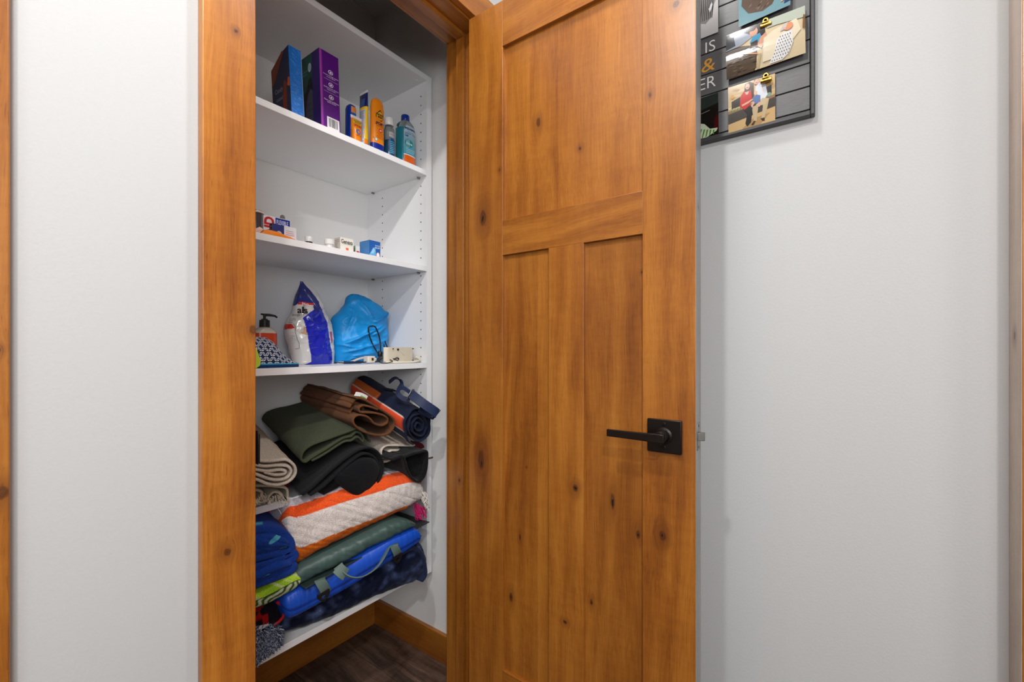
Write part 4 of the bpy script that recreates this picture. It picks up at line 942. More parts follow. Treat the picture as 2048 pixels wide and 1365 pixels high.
# ------------------------------------------------------------------ soft goods
def fold(name, parent, px, Y0, Y1, th, mat, col, d=(0, 0), s=(1, 1), n=110, nd=30, rough=.0012, hem=True, colf=None, seed=0, floor_z=None, sag=0.0, wave=0.0):
    """a folded sheet: its front edge follows the traced profile, and it runs back into the shelf"""
    P = [at(x, y, Y=Y0) for x, y in px]; C = catmull([(p.x, 0, p.z) for p in P], n)
    cxx = sum(p.x for p in C) / n; czz = sum(p.z for p in C) / n
    N = []
    for i in range(n):
        t_ = C[min(i + 1, n - 1)] - C[max(i - 1, 0)]; t_ = Vector((t_.x, 0, t_.z)).normalized(); N.append(Vector((-t_.z, 0, t_.x)))
    m = MB(); rs = []; cl = []
    L = abs(Y1 - Y0)
    depths = [0, .0007 / L, .0018 / L] + ([.004 / L, .006 / L, .013 / L, .015 / L] if hem else [.006 / L]) + [k / nd for k in range(2, nd + 1)]
    ths = [.45, .8, 1.0] + ([1.18, 1.2, 1.2, .92] if hem else [1]) + [1] * (nd - 1)
    for q_, tk in zip(depths, ths):
        Y = Y0 + (Y1 - Y0) * q_; ring = []; e = q_
        sx_, sz_ = lerp(1, s[0], e), lerp(1, s[1], e)
        order = [(i, 1) for i in range(n)] + [(n - 1, 0)] + [(i, -1) for i in range(n - 1, -1, -1)] + [(0, 0)]
        for i, sd in order:
            c = C[i]; x = cxx + (c.x - cxx) * sx_ + d[0] * e; z = czz + (c.z - czz) * sz_ + d[1] * e + sag * math.sin(math.pi * e)
            nn = noise.noise(Vector((x * 30 + seed, Y * 22, z * 30))) + .5 * noise.noise(Vector((x * 90, Y * 70 + seed, z * 90)))
            wv = wave * math.sin(q_ * 9 + i * .07 + seed) * min(1, q_ * 6)
            off = sd * th * .5 * tk + rough * nn * min(1, .4 + q_ * 6) + wv
            p = Vector((x, Y, z)) + N[i] * off
            if sd == 0:
                t_ = C[min(i + 1, n - 1)] - C[max(i - 1, 0)]; t_ = Vector((t_.x, 0, t_.z)).normalized(); p += t_ * (th * .4 * tk) * (1 if i == n - 1 else -1)
            if floor_z is not None and p.z < floor_z and Y > YS: p.z = floor_z
            ring.append(tuple(p)); cl.append(colf(i / (n - 1), q_, x, Y, z, sd) if colf else col)
        rs.append(ring)
    m.rings(rs, cols=cl); return m.build(name, mat, parent, smooth=True, angle=70)

def slab(name, parent, stn, depth, mat, colf, e=3.2, ceil_z=None, n=90, ns=64, amp=.002, seed=0, ends=(.02, .02), floor_z=None, fr=(30, 30), col=(200, 200, 200), crease=0.0, round_back=True):
    """a soft folded block lying along the shelf; stn = (x_px, top_px, bottom_px, front Y)"""
    K = []
    for x, yt, yb_, Yf in stn:
        a = at(x, yt, Y=Yf); b_ = at(x, yb_, Y=Yf); K.append((a.x, a.z, b_.z, Yf))
    A_ = catmull([(k[0], k[1], k[2]) for k in K], n); B2 = catmull([(k[3], 0, 0) for k in K], n)
    xs0, xs1 = A_[0].x, A_[-1].x
    m = MB(); rs = []; cl = []
    for i in range(n):
        x, zt_, zb_ = A_[i]; Yf = B2[i].x
        dl = (x - xs0) / ends[0] if ends[0] else 9; dr = (xs1 - x) / ends[1] if ends[1] else 9; t_ = max(0.0, min(1.0, min(dl, dr)))
        f = math.sqrt(max(0, 1 - (1 - t_) ** 2)) * .999 + .001
        zc_, hh_ = (zt_ + zb_) / 2, (zt_ - zb_) / 2 * f; yc_ = Yf + depth / 2; hd_ = depth / 2 * (1 - .12 * (1 - f))
        ring = []
        for k in range(ns):
            q_ = 2 * math.pi * k / ns; ca, sa = math.cos(q_), math.sin(q_)
            y = yc_ - hd_ * math.copysign(abs(ca) ** (2 / (e * 3)), ca); z = zc_ + hh_ * math.copysign(abs(sa) ** (2 / e), sa)
            nn = noise.noise(Vector((x * fr[0] + seed, y * 25, z * fr[1]))) + .5 * noise.noise(Vector((x * fr[0] * 2.6, y * 60 + seed, z * fr[1] * 2.4)))
            cr_ = crease * max(0, 1 - abs(noise.noise(Vector((x * 22 + z * 40 + seed, z * 8, 5)))) * 6)
            front = max(0, ca)
            p = [x, y - (amp * nn - cr_) * (front ** .3 if ca > 0 else 0), z + (amp * nn * .7) * sa]
            if floor_z is not None and p[2] < floor_z and p[1] > YS: p[2] = floor_z
            cz_ = ceil_z if ceil_z is not None else (CZ - .4160 if stn[0][1] > 990 or stn[-1][1] > 940 and stn[len(stn) // 2][1] > 960 and depth > .2 and zc_ < CZ - .4 else None)
            if cz_ is not None and p[2] > cz_ and p[1] > YS - .002 and zc_ < CZ - .41: p[2] = cz_
            ring.append(tuple(p)); cl.append(colf((x - xs0) / (xs1 - xs0), .5 - .5 * math.copysign(abs(sa) ** (2 / e), sa), x, p[1], p[2], ca) if colf else col)
        rs.append(ring)
    m.rings(rs, cols=cl); return m.build(name, mat, parent, smooth=True, angle=75)

def ribbon(name, parent, pts, wdir, wd, th, mat, col, n=30, bev=.0006):
    C = catmull(pts, n); m = MB(); rs = []
    for i, c in enumerate(C):
        t_ = (C[min(i + 1, n - 1)] - C[max(i - 1, 0)]).normalized(); W_ = wdir if isinstance(wdir, Vector) else Vector(wdir(i / (n - 1)))
        W_ = (W_ - t_ * W_.dot(t_)).normalized(); U = t_.cross(W_)
        w2 = (wd(i / (n - 1)) if callable(wd) else wd) / 2
        rs.append([tuple(c + W_ * w2 + U * th / 2), tuple(c - W_ * w2 + U * th / 2), tuple(c - W_ * w2 - U * th / 2), tuple(c + W_ * w2 - U * th / 2)])
    m.rings(rs, col=col); return m.build(name, mat, parent, bevel=bev)
def V(x, y, Y): return Vector(at(x, y, Y=Y))
F4, F5 = zs[3], zs[4]
G4 = 'folded towels on the fourth shelf'; G5 = 'blankets and towels on the lowest shelf'
def one(name, label, cat, group, o=None):
    return tag(o, label, cat, group)

# beige towel at the left
bt = thing('towel', (.5, 1.2, F4), 'light greige towel folded in layers at the left end, above the frayed one', 'towel', G4)
fold('folded_cloth', bt, [(466, 921), (500, 920), (530, 924), (552, 923), (572, 921), (586, 929), (592, 941), (589, 954), (577, 965), (558, 971), (538, 970), (518, 962), (500, 957), (476, 956), (466, 950), (474, 944), (496, 945), (520, 953), (545, 961), (562, 961), (576, 956), (583, 944), (576, 934), (556, 932), (530, 934), (505, 930), (480, 930), (476, 936), (500, 939), (535, 944), (560, 941), (572, 944), (568, 950), (550, 951), (530, 946)],
     1.10, 1.46, .0062, M_TERRY, (196, 184, 168), d=(.072, .047), s=(1.0, 1.25), n=220, rough=.0014, seed=2)
# frayed beige towel under it
ft = thing('towel', (.5, 1.2, F4), 'thin greige towel with a frayed edge lying on the fourth shelf', 'towel', G4)
fold('folded_cloth', ft, [(466, 984), (490, 988), (503, 984), (513, 981), (524, 986), (523, 997), (513, 1002), (508, 1001), (516, 1006), (532, 1003), (541, 991), (550, 985), (562, 988), (569, 998), (573, 1004), (576, 992), (572, 978), (550, 974), (520, 972), (490, 974)],
     1.125, 1.44, .006, M_TERRY, (184, 174, 154), d=(.06, .012), s=(1, .8), n=150, rough=.0022, seed=9, hem=False)
fg = MB(); rr = random.Random(8)
for (x, y) in [(506 + k * 3.1, 0) for k in range(23)]:
    yy = 1004 + 4 * math.sin(x * .2)
    for _ in range(5):
        a = V(x + rr.uniform(-2, 2), yy - rr.uniform(0, 14), 1.122); L_ = rr.uniform(.003, .011)
        fg.tube([a, a + Vector((rr.uniform(-.003, .003), -.002, -L_ * .6)), a + Vector((rr.uniform(-.005, .005), rr.uniform(-.003, .002), -L_))], .0006, 4, col=(206, 196, 176))
a = V(558, 1000, 1.12); fg.tube(catmull([a, V(559, 1012, 1.118), V(556, 1018, 1.12), V(560, 1024, 1.12), V(562, 1029, 1.117)], 14), .0008, 5, col=(206, 200, 184))
tag(fg.build('fringe', M_CLOTH, ft), kind='stuff')
# maroon cloth seen between and behind the towels
mt_ = thing('towel', (.9, 1.3, F4), 'dark maroon towel, its edge showing beneath the cream one at the right', 'towel', G4)
slab('folded_cloth', mt_, [(560, 962, 985, 1.19), (640, 940, 960, 1.19), (720, 925, 940, 1.18), (775, 912, 929, 1.16), (800, 902, 921, 1.14), (825, 893, 912, 1.125), (845, 886, 901, 1.12), (853, 893, 900, 1.12)], .28, M_TERRY, lambda u, v, x, y, z, c: (86, 18, 30), floor_z=F4 + .001, amp=.0015, seed=3)
# cream towel
ct = thing('towel', (.95, 1.3, F4), 'cream towel folded thin beneath the striped roll', 'towel', G4)
fold('folded_cloth', ct, [(838, 892), (815, 893), (790, 892), (773, 893), (765, 900), (764, 910), (770, 914), (777, 910), (782, 903), (800, 902), (820, 900), (821, 904), (805, 906), (787, 908), (776, 914), (766, 917), (766, 924), (774, 924), (786, 919)],
     1.13, 1.46, .0048, M_TERRY, (206, 194, 180), d=(.02, .055), s=(1.1, 1.3), n=130, rough=.001, seed=4)
# black fleece with turned edge hanging at the right
vt = thing('towel', (.98, 1.2, F4), 'black velour towel with a curved hanging end and a small loop tag', 'towel', G4)
fold('folded_cloth', vt, [(786, 921), (798, 916), (807, 914), (812, 925), (816, 940), (823, 954), (834, 964), (843, 962), (851, 951), (855, 935), (856, 918), (855, 904), (844, 905), (828, 909), (812, 915)],
     1.075, 1.40, .006, M_FLEECE, (20, 19, 20), d=(-.03, .045), s=(.9, .55), n=150, rough=.0014, seed=6)
slab('inner_cloth', vt, [(812, 918, 934, 1.10), (820, 912, 950, 1.098), (834, 908, 960, 1.095), (847, 906, 954, 1.095), (854, 906, 935, 1.10)], .2, M_FLEECE, lambda u, v, x, y, z, c: (15, 15, 16), amp=.002, seed=8, ends=(.006, .006))
ribbon('loop_tag', vt, [V(853, 917, 1.08), V(860, 917, 1.068), V(866, 915, 1.06)], Vector((0, 0, 1)), .006, .0015, M_CLOTH, (74, 62, 50), n=8)
# charcoal towel arching over the shelf edge
kt = thing('towel', (.75, 1.25, F4), 'charcoal black towel arched over and drooping past the shelf front', 'towel', G4)
fold('folded_cloth', kt, [(606, 991), (620, 981), (645, 958), (672, 934), (700, 912), (725, 899), (745, 898), (759, 908), (767, 926), (766, 946), (757, 966), (745, 982), (733, 990), (724, 990), (737, 973), (750, 950), (757, 930), (750, 916), (738, 909), (722, 911), (700, 926), (676, 948), (650, 972), (622, 992)],
     1.105, 1.42, .0055, M_TERRY, (24, 24, 27), d=(.0, .052), s=(.82, .42), n=190, rough=.0013, seed=7)
def pad(name, parent, px, Y, mat, col, bulge=.006, depth=.02, n=60, seed=0, colf=None, slope=0.0, parts=7):
    """a soft hanging lobe with the traced outline"""
    C = catmull([V(x, y, Y) for x, y in px] + [V(px[0][0], px[0][1], Y)], n + 1)[:-1]
    c = sum(C, Vector()) / len(C); rs = []; cl = []
    for k in range(parts):
        f = k / (parts - 1) * .97; ring = []
        for p_ in C:
            q_ = p_.lerp(c, f); nn = noise.noise(Vector((q_.x * 50 + seed, q_.z * 50, seed)))
            ring.append((q_.x, q_.y - bulge * math.sqrt(1 - (1 - f) ** 2) - .002 * nn * f + slope * (q_.z - c.z), q_.z)); cl.append(colf(q_.x, q_.z) if colf else col)
        rs.append(ring)
    bk2 = []
    for k in range(3):
        f = [0.02, .1, .9][k]; bk2.append([tuple(Vector(p_.lerp(c, f)) + Vector((0, [depth * .5, depth, depth][k], 0))) for p_ in C]); cl = [colf(p_.x, p_.z) if colf else col for p_ in C] + cl
    return (lambda m: m.build(name, mat, parent, smooth=True))(MB().rings(bk2[::-1] + rs, cols=cl))
pad('hanging_flap', kt, [(668, 950), (690, 935), (715, 920), (740, 916), (756, 926), (760, 945), (750, 968), (737, 984), (722, 992), (713, 993), (700, 986), (688, 975), (676, 966)], 1.108, M_TERRY, (22, 22, 25), bulge=.010, depth=.05, seed=3)
pad('hanging_corner', kt, [(642, 984), (640, 976), (654, 962), (672, 955), (683, 962), (680, 972), (670, 979), (656, 986), (647, 990)], 1.125, M_TERRY, (18, 20, 21), bulge=.003, depth=.04, seed=6)

# olive green towel
gt = thing('towel', (.75, 1.25, F4), 'olive green towel folded in a wavy stack on the charcoal one', 'towel', G4)
fold('folded_cloth', gt, [(741, 884), (737, 872), (729, 862), (716, 858), (703, 862), (688, 868), (668, 875), (648, 882), (628, 889), (612, 899), (604, 911), (604, 921), (612, 925), (622, 918), (636, 909), (655, 898), (672, 886), (688, 877), (702, 874), (712, 866), (722, 868), (728, 878), (726, 884), (719, 877), (712, 876), (703, 882), (690, 884), (676, 892), (656, 905), (640, 915), (625, 922)],
     1.125, 1.46, .0058, M_TERRY, (64, 69, 50), d=(.052, .060), s=(.95, .8), n=220, rough=.0014, seed=12)
# brown bath towel
wt = thing('towel', (.82, 1.25, F4), 'brown bath towel folded into loops, with a white and green care label', 'towel', G4)
BRN = (106, 66, 38)
fold('folded_cloth', wt, [(714, 797), (726, 799), (740, 806), (757, 817), (772, 826), (785, 836), (790, 847), (786, 859), (776, 869), (762, 872), (742, 869), (724, 862), (712, 853), (707, 844), (710, 835), (720, 831), (732, 833), (741, 839), (750, 848), (763, 852), (774, 848), (776, 839), (768, 832), (752, 827), (736, 826), (722, 825), (719, 818), (726, 812), (740, 814), (756, 820)],
     1.115, 1.46, .0056, M_TERRY, BRN, d=(.045, .020), s=(1.0, 1.02), n=240, rough=.0016, seed=21, wave=.0012)
# pleated upper layers of the brown towel
for k, (pp, sd_) in enumerate(((((706, 806), (713, 799), (724, 798), (734, 803), (744, 811)), 1), (((700, 815), (705, 808), (714, 807), (724, 813), (728, 820)), 2), (((704, 834), (701, 824), (707, 817), (716, 818), (722, 826)), 3))):
    fold('pleat', wt, pp, 1.135 + .006 * k, 1.47, .0075, M_TERRY, BRN, d=(.04 - .006 * k, .018), s=(1.1, 1.1), n=40, rough=.002, seed=30 + sd_, hem=False, wave=.002)
c0 = V(724, 786, 1.16)
lab = MB(); F_ = lambda u, v, l=0: tuple(V(708 + 24 * u + 4 * v, 792 + 9 * u - 8 * v - 2 * math.sin(3 * u), 1.155 + .012 * v - .0004 * l))
print_poly(lab, F_, (0, 0, 1, 1), (214, 214, 212), 0, 6); print_poly(lab, F_, (.0, -.0, .98, .42), (120, 160, 90), 1, 6); print_poly(lab, F_, (0, .0, .5, .42), (214, 216, 210), 2, 4)
tag(lab.build('label', M_CLOTH, wt), 'white and green care label')

# rolled picnic mat, navy with orange stripes
rm = thing('rolled_mat', (.98, 1.1, F4 + .09), 'rolled navy picnic mat with orange and white stripes and a buckled carry strap', 'picnic mat', G4)
spi = []
for k in range(60):
    a = -math.pi * .62 - k / 59 * math.pi * 7.2; r_ = lerp(29.5, 4, (k / 59) ** .9)
    spi.append((838 + r_ * math.cos(a) * (1 + .05 * math.sin(k * 2.1)), 853.5 - r_ * math.sin(a) * 1.34 * (1 + .05 * math.sin(k * 1.3)) * (1 if r_ > 10 else .9)))
NVY = (26, 32, 54)
def roll_col(u, q_, x, y, z, sd):
    if u > .145 or q_ < .045: return NVY
    a = u / .139   # around the outermost turn
    if a < .10: return (230, 122, 36)
    if a < .14: return (222, 214, 206)
    if a < .26: return NVY
    if a < .29: return (226, 216, 208)
    if a < .50: return (236, 84, 44)
    if a < .53: return (226, 216, 208)
    if q_ > .5 and a < .66: return (200, 100, 40)
    return NVY
fold('rolled_cloth', rm, spi, 1.09, 1.44, .0042, M_CLOTH, NVY, d=(.052, .090), s=(1.12, 1.0), n=420, nd=34, rough=.0010, hem=False, colf=roll_col, seed=40)
slab('rumpled_flap', rm, [(742, 756, 782, 1.36), (758, 760, 786, 1.32), (775, 764, 790, 1.27), (790, 768, 792, 1.22), (800, 772, 796, 1.19)], .10, M_CLOTH, lambda u, v, x, y, z, c: (24, 30, 50), amp=.006, seed=44, ends=(.012, .012), crease=.004)
ud = (V(868, 836, 1.05) - V(882, 819, 1.05)).normalized()
ribbon('strap_band', rm, [V(820, 787, 1.10), V(834, 798, 1.085), V(850, 810, 1.065), V(866, 821, 1.05), V(875, 828, 1.045)], ud, .033, .003, M_NYLON, (38, 48, 78), n=14)
ribbon('strap_end', rm, [V(875, 828, 1.048), V(870, 832, 1.07), V(856, 826, 1.085), V(840, 815, 1.095)], ud, .033, .003, M_NYLON, (32, 42, 70), n=10)
ribbon('strap_loop', rm, [V(803, 768, 1.17), V(798, 778, 1.15), V(796, 788, 1.135), V(806, 797, 1.12), V(820, 801, 1.10)], Vector((.4, -.5, .3)), .016, .003, M_NYLON, (34, 44, 74), n=16)
ribbon('strap_loop', rm, [V(796, 778, 1.15), V(806, 776, 1.13), V(816, 782, 1.115), V(826, 790, 1.10)], Vector((0, -.3, 1)), .014, .003, M_NYLON, (44, 54, 86), n=14)
ribbon('strap_loop', rm, [V(778, 765, 1.22), V(790, 757, 1.2), V(801, 762, 1.18), V(804, 775, 1.16)], Vector((.3, 1, .3)), .018, .003, M_NYLON, (30, 38, 62), n=14)
bk_ = [V(829, 780, 1.088), V(824, 779, 1.09), V(813, 799, 1.095), V(816, 802, 1.093)]
MB().tube([bk_[0], bk_[1], bk_[2], bk_[3]], .0016, 8).build('buckle', M_STEEL, rm, smooth=True)

# ---------------- lowest shelf
# navy plush blanket at the bottom
ns_ = thing('blanket', (.85, 1.2, F5), 'navy blue plush blanket spread along the lowest shelf', 'blanket', G5)
def plush_col(u, v, x, y, z, c):
    g_ = .5 + .9 * noise.noise(Vector((x * 24, y * 10, z * 30))) + .5 * noise.noise(Vector((x * 60, 3, z * 70)))
    return mixc((17, 23, 46), (104, 122, 168), max(0, g_ - .42))
slab('folded_cloth', ns_, [(545, 1240, 1270, 1.19), (570, 1240, 1271, 1.185), (600, 1225, 1264, 1.175), (650, 1200, 1250, 1.165), (700, 1172, 1228, 1.15), (750, 1142, 1204, 1.13), (800, 1108, 1187, 1.105), (830, 1090, 1177, 1.09), (848, 1084, 1165, 1.085), (857, 1105, 1140, 1.085)], .36, M_FLEECE, plush_col, floor_z=F5 + .0008, n=150, ns=90, amp=.0035, seed=50, ends=(.02, .02), e=2.7)
fold('edge_fold', ns_, [(806, 1108), (820, 1100), (833, 1098), (845, 1108), (851, 1128), (853, 1150), (846, 1163)], 1.078, 1.3, .010, M_FLEECE, (30, 38, 68), n=60, nd=16, rough=.002, seed=52, hem=False)
# blue quilted mat
bm_ = thing('quilted_mat', (.85, 1.2, F5 + .06), 'bright blue quilted mat with slate webbing tabs, on the navy plush blanket', 'picnic mat', G5)
def blue_col(u, v, x, y, z, c):
    if .60 < v < .63: return (10, 40, 120)
    return (22, 78, 190)
slab('padded_body', bm_, [(566, 1196, 1228, 1.125), (575, 1190, 1242, 1.12), (590, 1182, 1245, 1.115), (620, 1168, 1230, 1.11), (660, 1146, 1208, 1.10), (700, 1124, 1186, 1.09), (740, 1103, 1160, 1.08), (780, 1080, 1134, 1.07), (815, 1062, 1112, 1.065), (835, 1056, 1096, 1.065), (845, 1066, 1084, 1.07)], .34, M_NYLON, blue_col, n=150, amp=.0012, seed=60, ends=(.012, .012), e=3.0, fr=(120, 16))
# slate green mat above
sm_ = thing('quilted_mat', (.85, 1.2, F5 + .11), 'slate green padded mat with a webbing handle and two hooks, above the blue mat', 'picnic mat', G5)
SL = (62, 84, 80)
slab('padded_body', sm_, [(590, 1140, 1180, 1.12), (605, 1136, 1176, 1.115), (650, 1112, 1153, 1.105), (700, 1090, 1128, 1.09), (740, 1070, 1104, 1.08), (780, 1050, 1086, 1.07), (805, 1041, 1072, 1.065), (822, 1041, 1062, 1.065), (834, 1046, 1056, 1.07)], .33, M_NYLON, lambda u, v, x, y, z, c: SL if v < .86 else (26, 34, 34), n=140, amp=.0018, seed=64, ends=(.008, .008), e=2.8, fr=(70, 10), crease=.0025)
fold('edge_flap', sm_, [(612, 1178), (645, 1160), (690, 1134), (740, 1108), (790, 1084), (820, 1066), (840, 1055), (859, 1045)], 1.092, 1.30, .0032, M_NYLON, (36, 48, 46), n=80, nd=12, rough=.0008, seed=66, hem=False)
for (p0, p1, p2, cxp, cyp) in (((640, 1163), (648, 1176), (653, 1188), 647, 1192), ((788, 1093), (793, 1104), (797, 1113), 795, 1117)):
    ribbon('webbing_tab', sm_, [V(p0[0], p0[1] - 4, 1.075), V(*p0, 1.058), V(*p1, 1.052), V(*p2, 1.056)], (V(660, 1150, 1.06) - V(640, 1160, 1.06)).normalized(), .026, .003, M_NYLON, (84, 104, 98), n=12)
    hk = MB(); cc_ = V(cxp, cyp, 1.052); ux = (V(cxp + 12, cyp - 6, 1.05) - V(cxp, cyp, 1.052)).normalized(); uz = Vector((0, 0, 1))
    out = [(-.016, .010), (.015, .012), (.016, .0), (.008, -.013), (.002, -.016), (-.004, -.014), (-.016, -.001)]
    hole = [(.006 * math.cos(q_) + 0, -.003 + .0045 * math.sin(q_)) for q_ in [k * math.pi / 5 for k in range(10)]]
    no = len(out); hh2 = []
    O = [cc_ + ux * a_ + uz * b_ for a_, b_ in out] if True else [cc_ + ux * lerp(0, 1, 1) * a_ + uz * b_ for a_, b_ in out]
    # ring between outline and hole, resampled to the same count
    def resamp(P_, k_):
        P_ = list(P_) + [P_[0]]; Ls = [0]
        for i in range(len(P_) - 1): Ls.append(Ls[-1] + math.hypot(P_[i + 1][0] - P_[i][0], P_[i + 1][1] - P_[i][1]))
        o_ = []
        for i in range(k_):
            tt = Ls[-1] * i / k_; j = max(jj for jj in range(len(P_) - 1) if Ls[jj] <= tt); f_ = (tt - Ls[j]) / max(1e-9, Ls[j + 1] - Ls[j])
            o_.append((lerp(P_[j][0], P_[j + 1][0], f_), lerp(P_[j][1], P_[j + 1][1], f_)))
        return o_
    ro = resamp(out, 24); ro = sorted(ro, key=lambda a_: math.atan2(a_[1] + .003, a_[0])); rh = sorted([(.006 * math.cos(k * math.pi / 12), -.003 + .0042 * math.sin(k * math.pi / 12)) for k in range(24)], key=lambda a_: math.atan2(a_[1] + .003, a_[0]))
    P3_ = lambda a_, dy: tuple(cc_ + ux * a_[0] + uz * a_[1] + Vector((0, dy, 0)))
    vs = [P3_(a_, -.002) for a_ in ro] + [P3_(a_, -.002) for a_ in rh] + [P3_(a_, .002) for a_ in ro] + [P3_(a_, .002) for a_ in rh]
    fs = []
    for i in range(24):
        j = (i + 1) % 24; fs += [(i, j, 24 + j, 24 + i), (48 + i, 72 + i, 72 + j, 48 + j), (i, 48 + i, 48 + j, j), (24 + i, 24 + j, 72 + j, 72 + i)]
    hk.add(vs, fs, (34, 38, 38)); hk.build('hook', M_BLACKP, sm_, bevel=.0005)
hp = [V(676, 1132, 1.062), V(682, 1142, 1.05), V(690, 1150, 1.04), V(704, 1156, 1.03), V(722, 1155, 1.025), V(742, 1145, 1.025), (V(758, 1130, 1.03)), V(769, 1112, 1.04), V(777, 1096, 1.055)]
ribbon('handle', sm_, hp, lambda u: (1, -.3, .9) if u < .15 or u > .8 else (.15, -1, .5), lambda u: .024 if u < .12 else (.010 if u < .8 else .016), .0028, M_NYLON, (96, 116, 106), n=40)
ribbon('handle_anchor', sm_, [V(674, 1136, 1.056), V(684, 1145, 1.045), V(692, 1150, 1.042)], (V(690, 1134, 1.05) - V(676, 1148, 1.05)).normalized(), .030, .003, M_NYLON, (90, 108, 102), n=8)
# striped blanket
sb_ = thing('blanket', (.85, 1.2, F5 + .2), 'folded white blanket with wide orange stripes and a white fringe', 'blanket', G5)
def stripe_col(u, v, x, y, z, c):
    b0 = lerp(.12, .02, min(1, u * 1.3)); b1 = lerp(.27, .24, u); b2 = lerp(.69, .84, u)
    if c < 0: return (214, 204, 200)
    if v < b0: return (206, 196, 204)  # white stripe with the shelf's shadow mixed into its colour
    if v < b1: return (236, 88, 36)
    if v < b2: return (226, 216, 210)
    return (216, 104, 20)
slab('folded_cloth', sb_, [(571, 1016, 1078, 1.135), (578, 1006, 1096, 1.13), (592, 1000, 1132, 1.125), (610, 996, 1137, 1.12), (650, 986, 1113, 1.11), (700, 973, 1087, 1.10), (750, 962, 1062, 1.09), (800, 950, 1037, 1.08), (825, 948, 1024, 1.08), (843, 956, 1010, 1.085), (850, 970, 1000, 1.095)], .34, M_TERRY, stripe_col, n=200, ns=160, amp=.0028, seed=70, ends=(.018, .02), e=2.5, fr=(26, 20), crease=.0028)
fg = MB(); rr = random.Random(11)
for k in range(26):
    a = V(845 + rr.uniform(-3, 5), 985 + rr.uniform(-4, 12), 1.09 + rr.uniform(-.005, .02)); L_ = rr.uniform(.02, .045)
    fg.tube(catmull([a, a + Vector((.006 + rr.uniform(-.004, .006), -.004, -L_ * .4)), a + Vector((.009 + rr.uniform(-.006, .008), -.006, -L_ * .8)), a + Vector((.010 + rr.uniform(-.006, .01), rr.uniform(-.01, .0), -L_))], 8), .0012, 5, col=(224, 216, 206))
tag(fg.build('fringe', M_CLOTH, sb_), kind='stuff')
# magenta blanket with pink fringe
mg = thing('blanket', (.7, 1.3, F5 + .2), 'bright magenta blanket behind the striped one, with a pink fringe', 'blanket', G5)
slab('folded_cloth', mg, [(480, 1022, 1092, 1.22), (520, 1016, 1084, 1.22), (560, 1008, 1068, 1.21), (585, 1003, 1072, 1.20), (600, 1006, 1060, 1.20)], .24, M_CLOTH, lambda u, v, x, y, z, c: (212, 12, 92) if v < .9 else (216, 206, 208), n=80, amp=.002, seed=75, ends=(.01, .01))
fg = MB()
for k in range(30):
    a = V(828 + rr.uniform(-4, 18), 1012 + rr.uniform(-6, 6), 1.12 + rr.uniform(-.01, .02)); L_ = rr.uniform(.02, .05)
    fg.tube(catmull([a, a + Vector((.004 + rr.uniform(-.004, .006), -.004, -L_ * .4)), a + Vector((.006 + rr.uniform(-.006, .008), -.006, -L_ * .8)), a + Vector((.008 + rr.uniform(-.006, .01), rr.uniform(-.01, .0), -L_))], 8), .0013, 5, col=rr.choice([(226, 40, 120), (226, 40, 120), (214, 24, 100), (232, 150, 180)]))
tag(fg.build('fringe', M_CLOTH, mg), kind='stuff')
# blue beach towel with turquoise dashes
bb_ = thing('towel', (.5, 1.2, F5 + .1), 'royal blue terry towel with turquoise dashes, folded thick', 'towel', G5)
def bt_col(u, q_, x, y, z, sd):
    a_ = u * .95 / .088; b2_ = q_ * .305 / .062 + (int(a_) % 2) * .5
    if u > 0 and ((a_ % 1 - .5) * .088 / .017) ** 2 + ((b2_ % 1 - .3) * .062 / .0065) ** 2 < 1: return (84, 176, 206)
    return (26, 62, 148)
DASH = []
for (x, y, ra, rb_, ro_) in ((548, 1076, .019, .0065, .32), (562, 1101, .016, .0065, .2), (527, 1157, .014, .007, .7), (510, 1048, .014, .008, .1)):
    p_ = V(x, y, 1.12); DASH.append((p_.x, p_.z, ra, rb_, ro_))
fold('folded_cloth', bb_, [(455, 1090), (500, 1068), (528, 1060), (552, 1062), (571, 1072), (582, 1085), (584, 1098), (575, 1107), (556, 1108), (530, 1114), (500, 1124), (460, 1138), (455, 1146), (470, 1146), (510, 1136), (548, 1126), (576, 1110), (589, 1108), (591, 1116), (582, 1124), (556, 1136), (520, 1148), (470, 1160), (470, 1172), (510, 1162), (550, 1145), (584, 1132), (589, 1138), (580, 1146), (550, 1157), (510, 1172), (470, 1186)],
     1.115, 1.42, .0175, M_TERRY, (26, 62, 148), d=(.06, .03), s=(1, 1), n=240, rough=.0025, colf=bt_col, seed=80, hem=False)
def bt_xz(u, v, x, y, z, c):
    for (xa, za, ra, rb_, ro_) in DASH:
        dx_, dz_ = x - xa, z - za; c_, s__ = math.cos(ro_), math.sin(ro_); a_ = (dx_ * c_ + dz_ * s__) / ra; b2_ = (-dx_ * s__ + dz_ * c_) / rb_
        if c > -.1 and a_ * a_ + b2_ * b2_ < 1: return (84, 176, 206)
    return (26, 62, 148)
slab('top_fold', bb_, [(458, 1080, 1152, 1.112), (500, 1063, 1132, 1.110), (535, 1058, 1117, 1.108), (562, 1064, 1108, 1.108), (577, 1075, 1101, 1.110), (583, 1083, 1095, 1.116)], .26, M_TERRY, bt_xz, n=130, ns=150, amp=.0028, seed=83, ends=(.01, .012), e=2.4, crease=.002)
slab('lower_fold', bb_, [(458, 1164, 1200, 1.110), (510, 1141, 1174, 1.108), (560, 1121, 1148, 1.106), (580, 1120, 1139, 1.108), (588, 1124, 1134, 1.112)], .26, M_TERRY, bt_xz, n=110, ns=90, amp=.0022, seed=84, ends=(.01, .01), e=2.5)
slab('under_fold', bb_, [(470, 1080, 1185, 1.135), (520, 1072, 1166, 1.13), (560, 1078, 1145, 1.13), (576, 1090, 1130, 1.13)], .25, M_TERRY, lambda u, v, x, y, z, c: bt_col(0, 0, x, y, z, 0), n=80, amp=.002, seed=81, ends=(.01, .01))
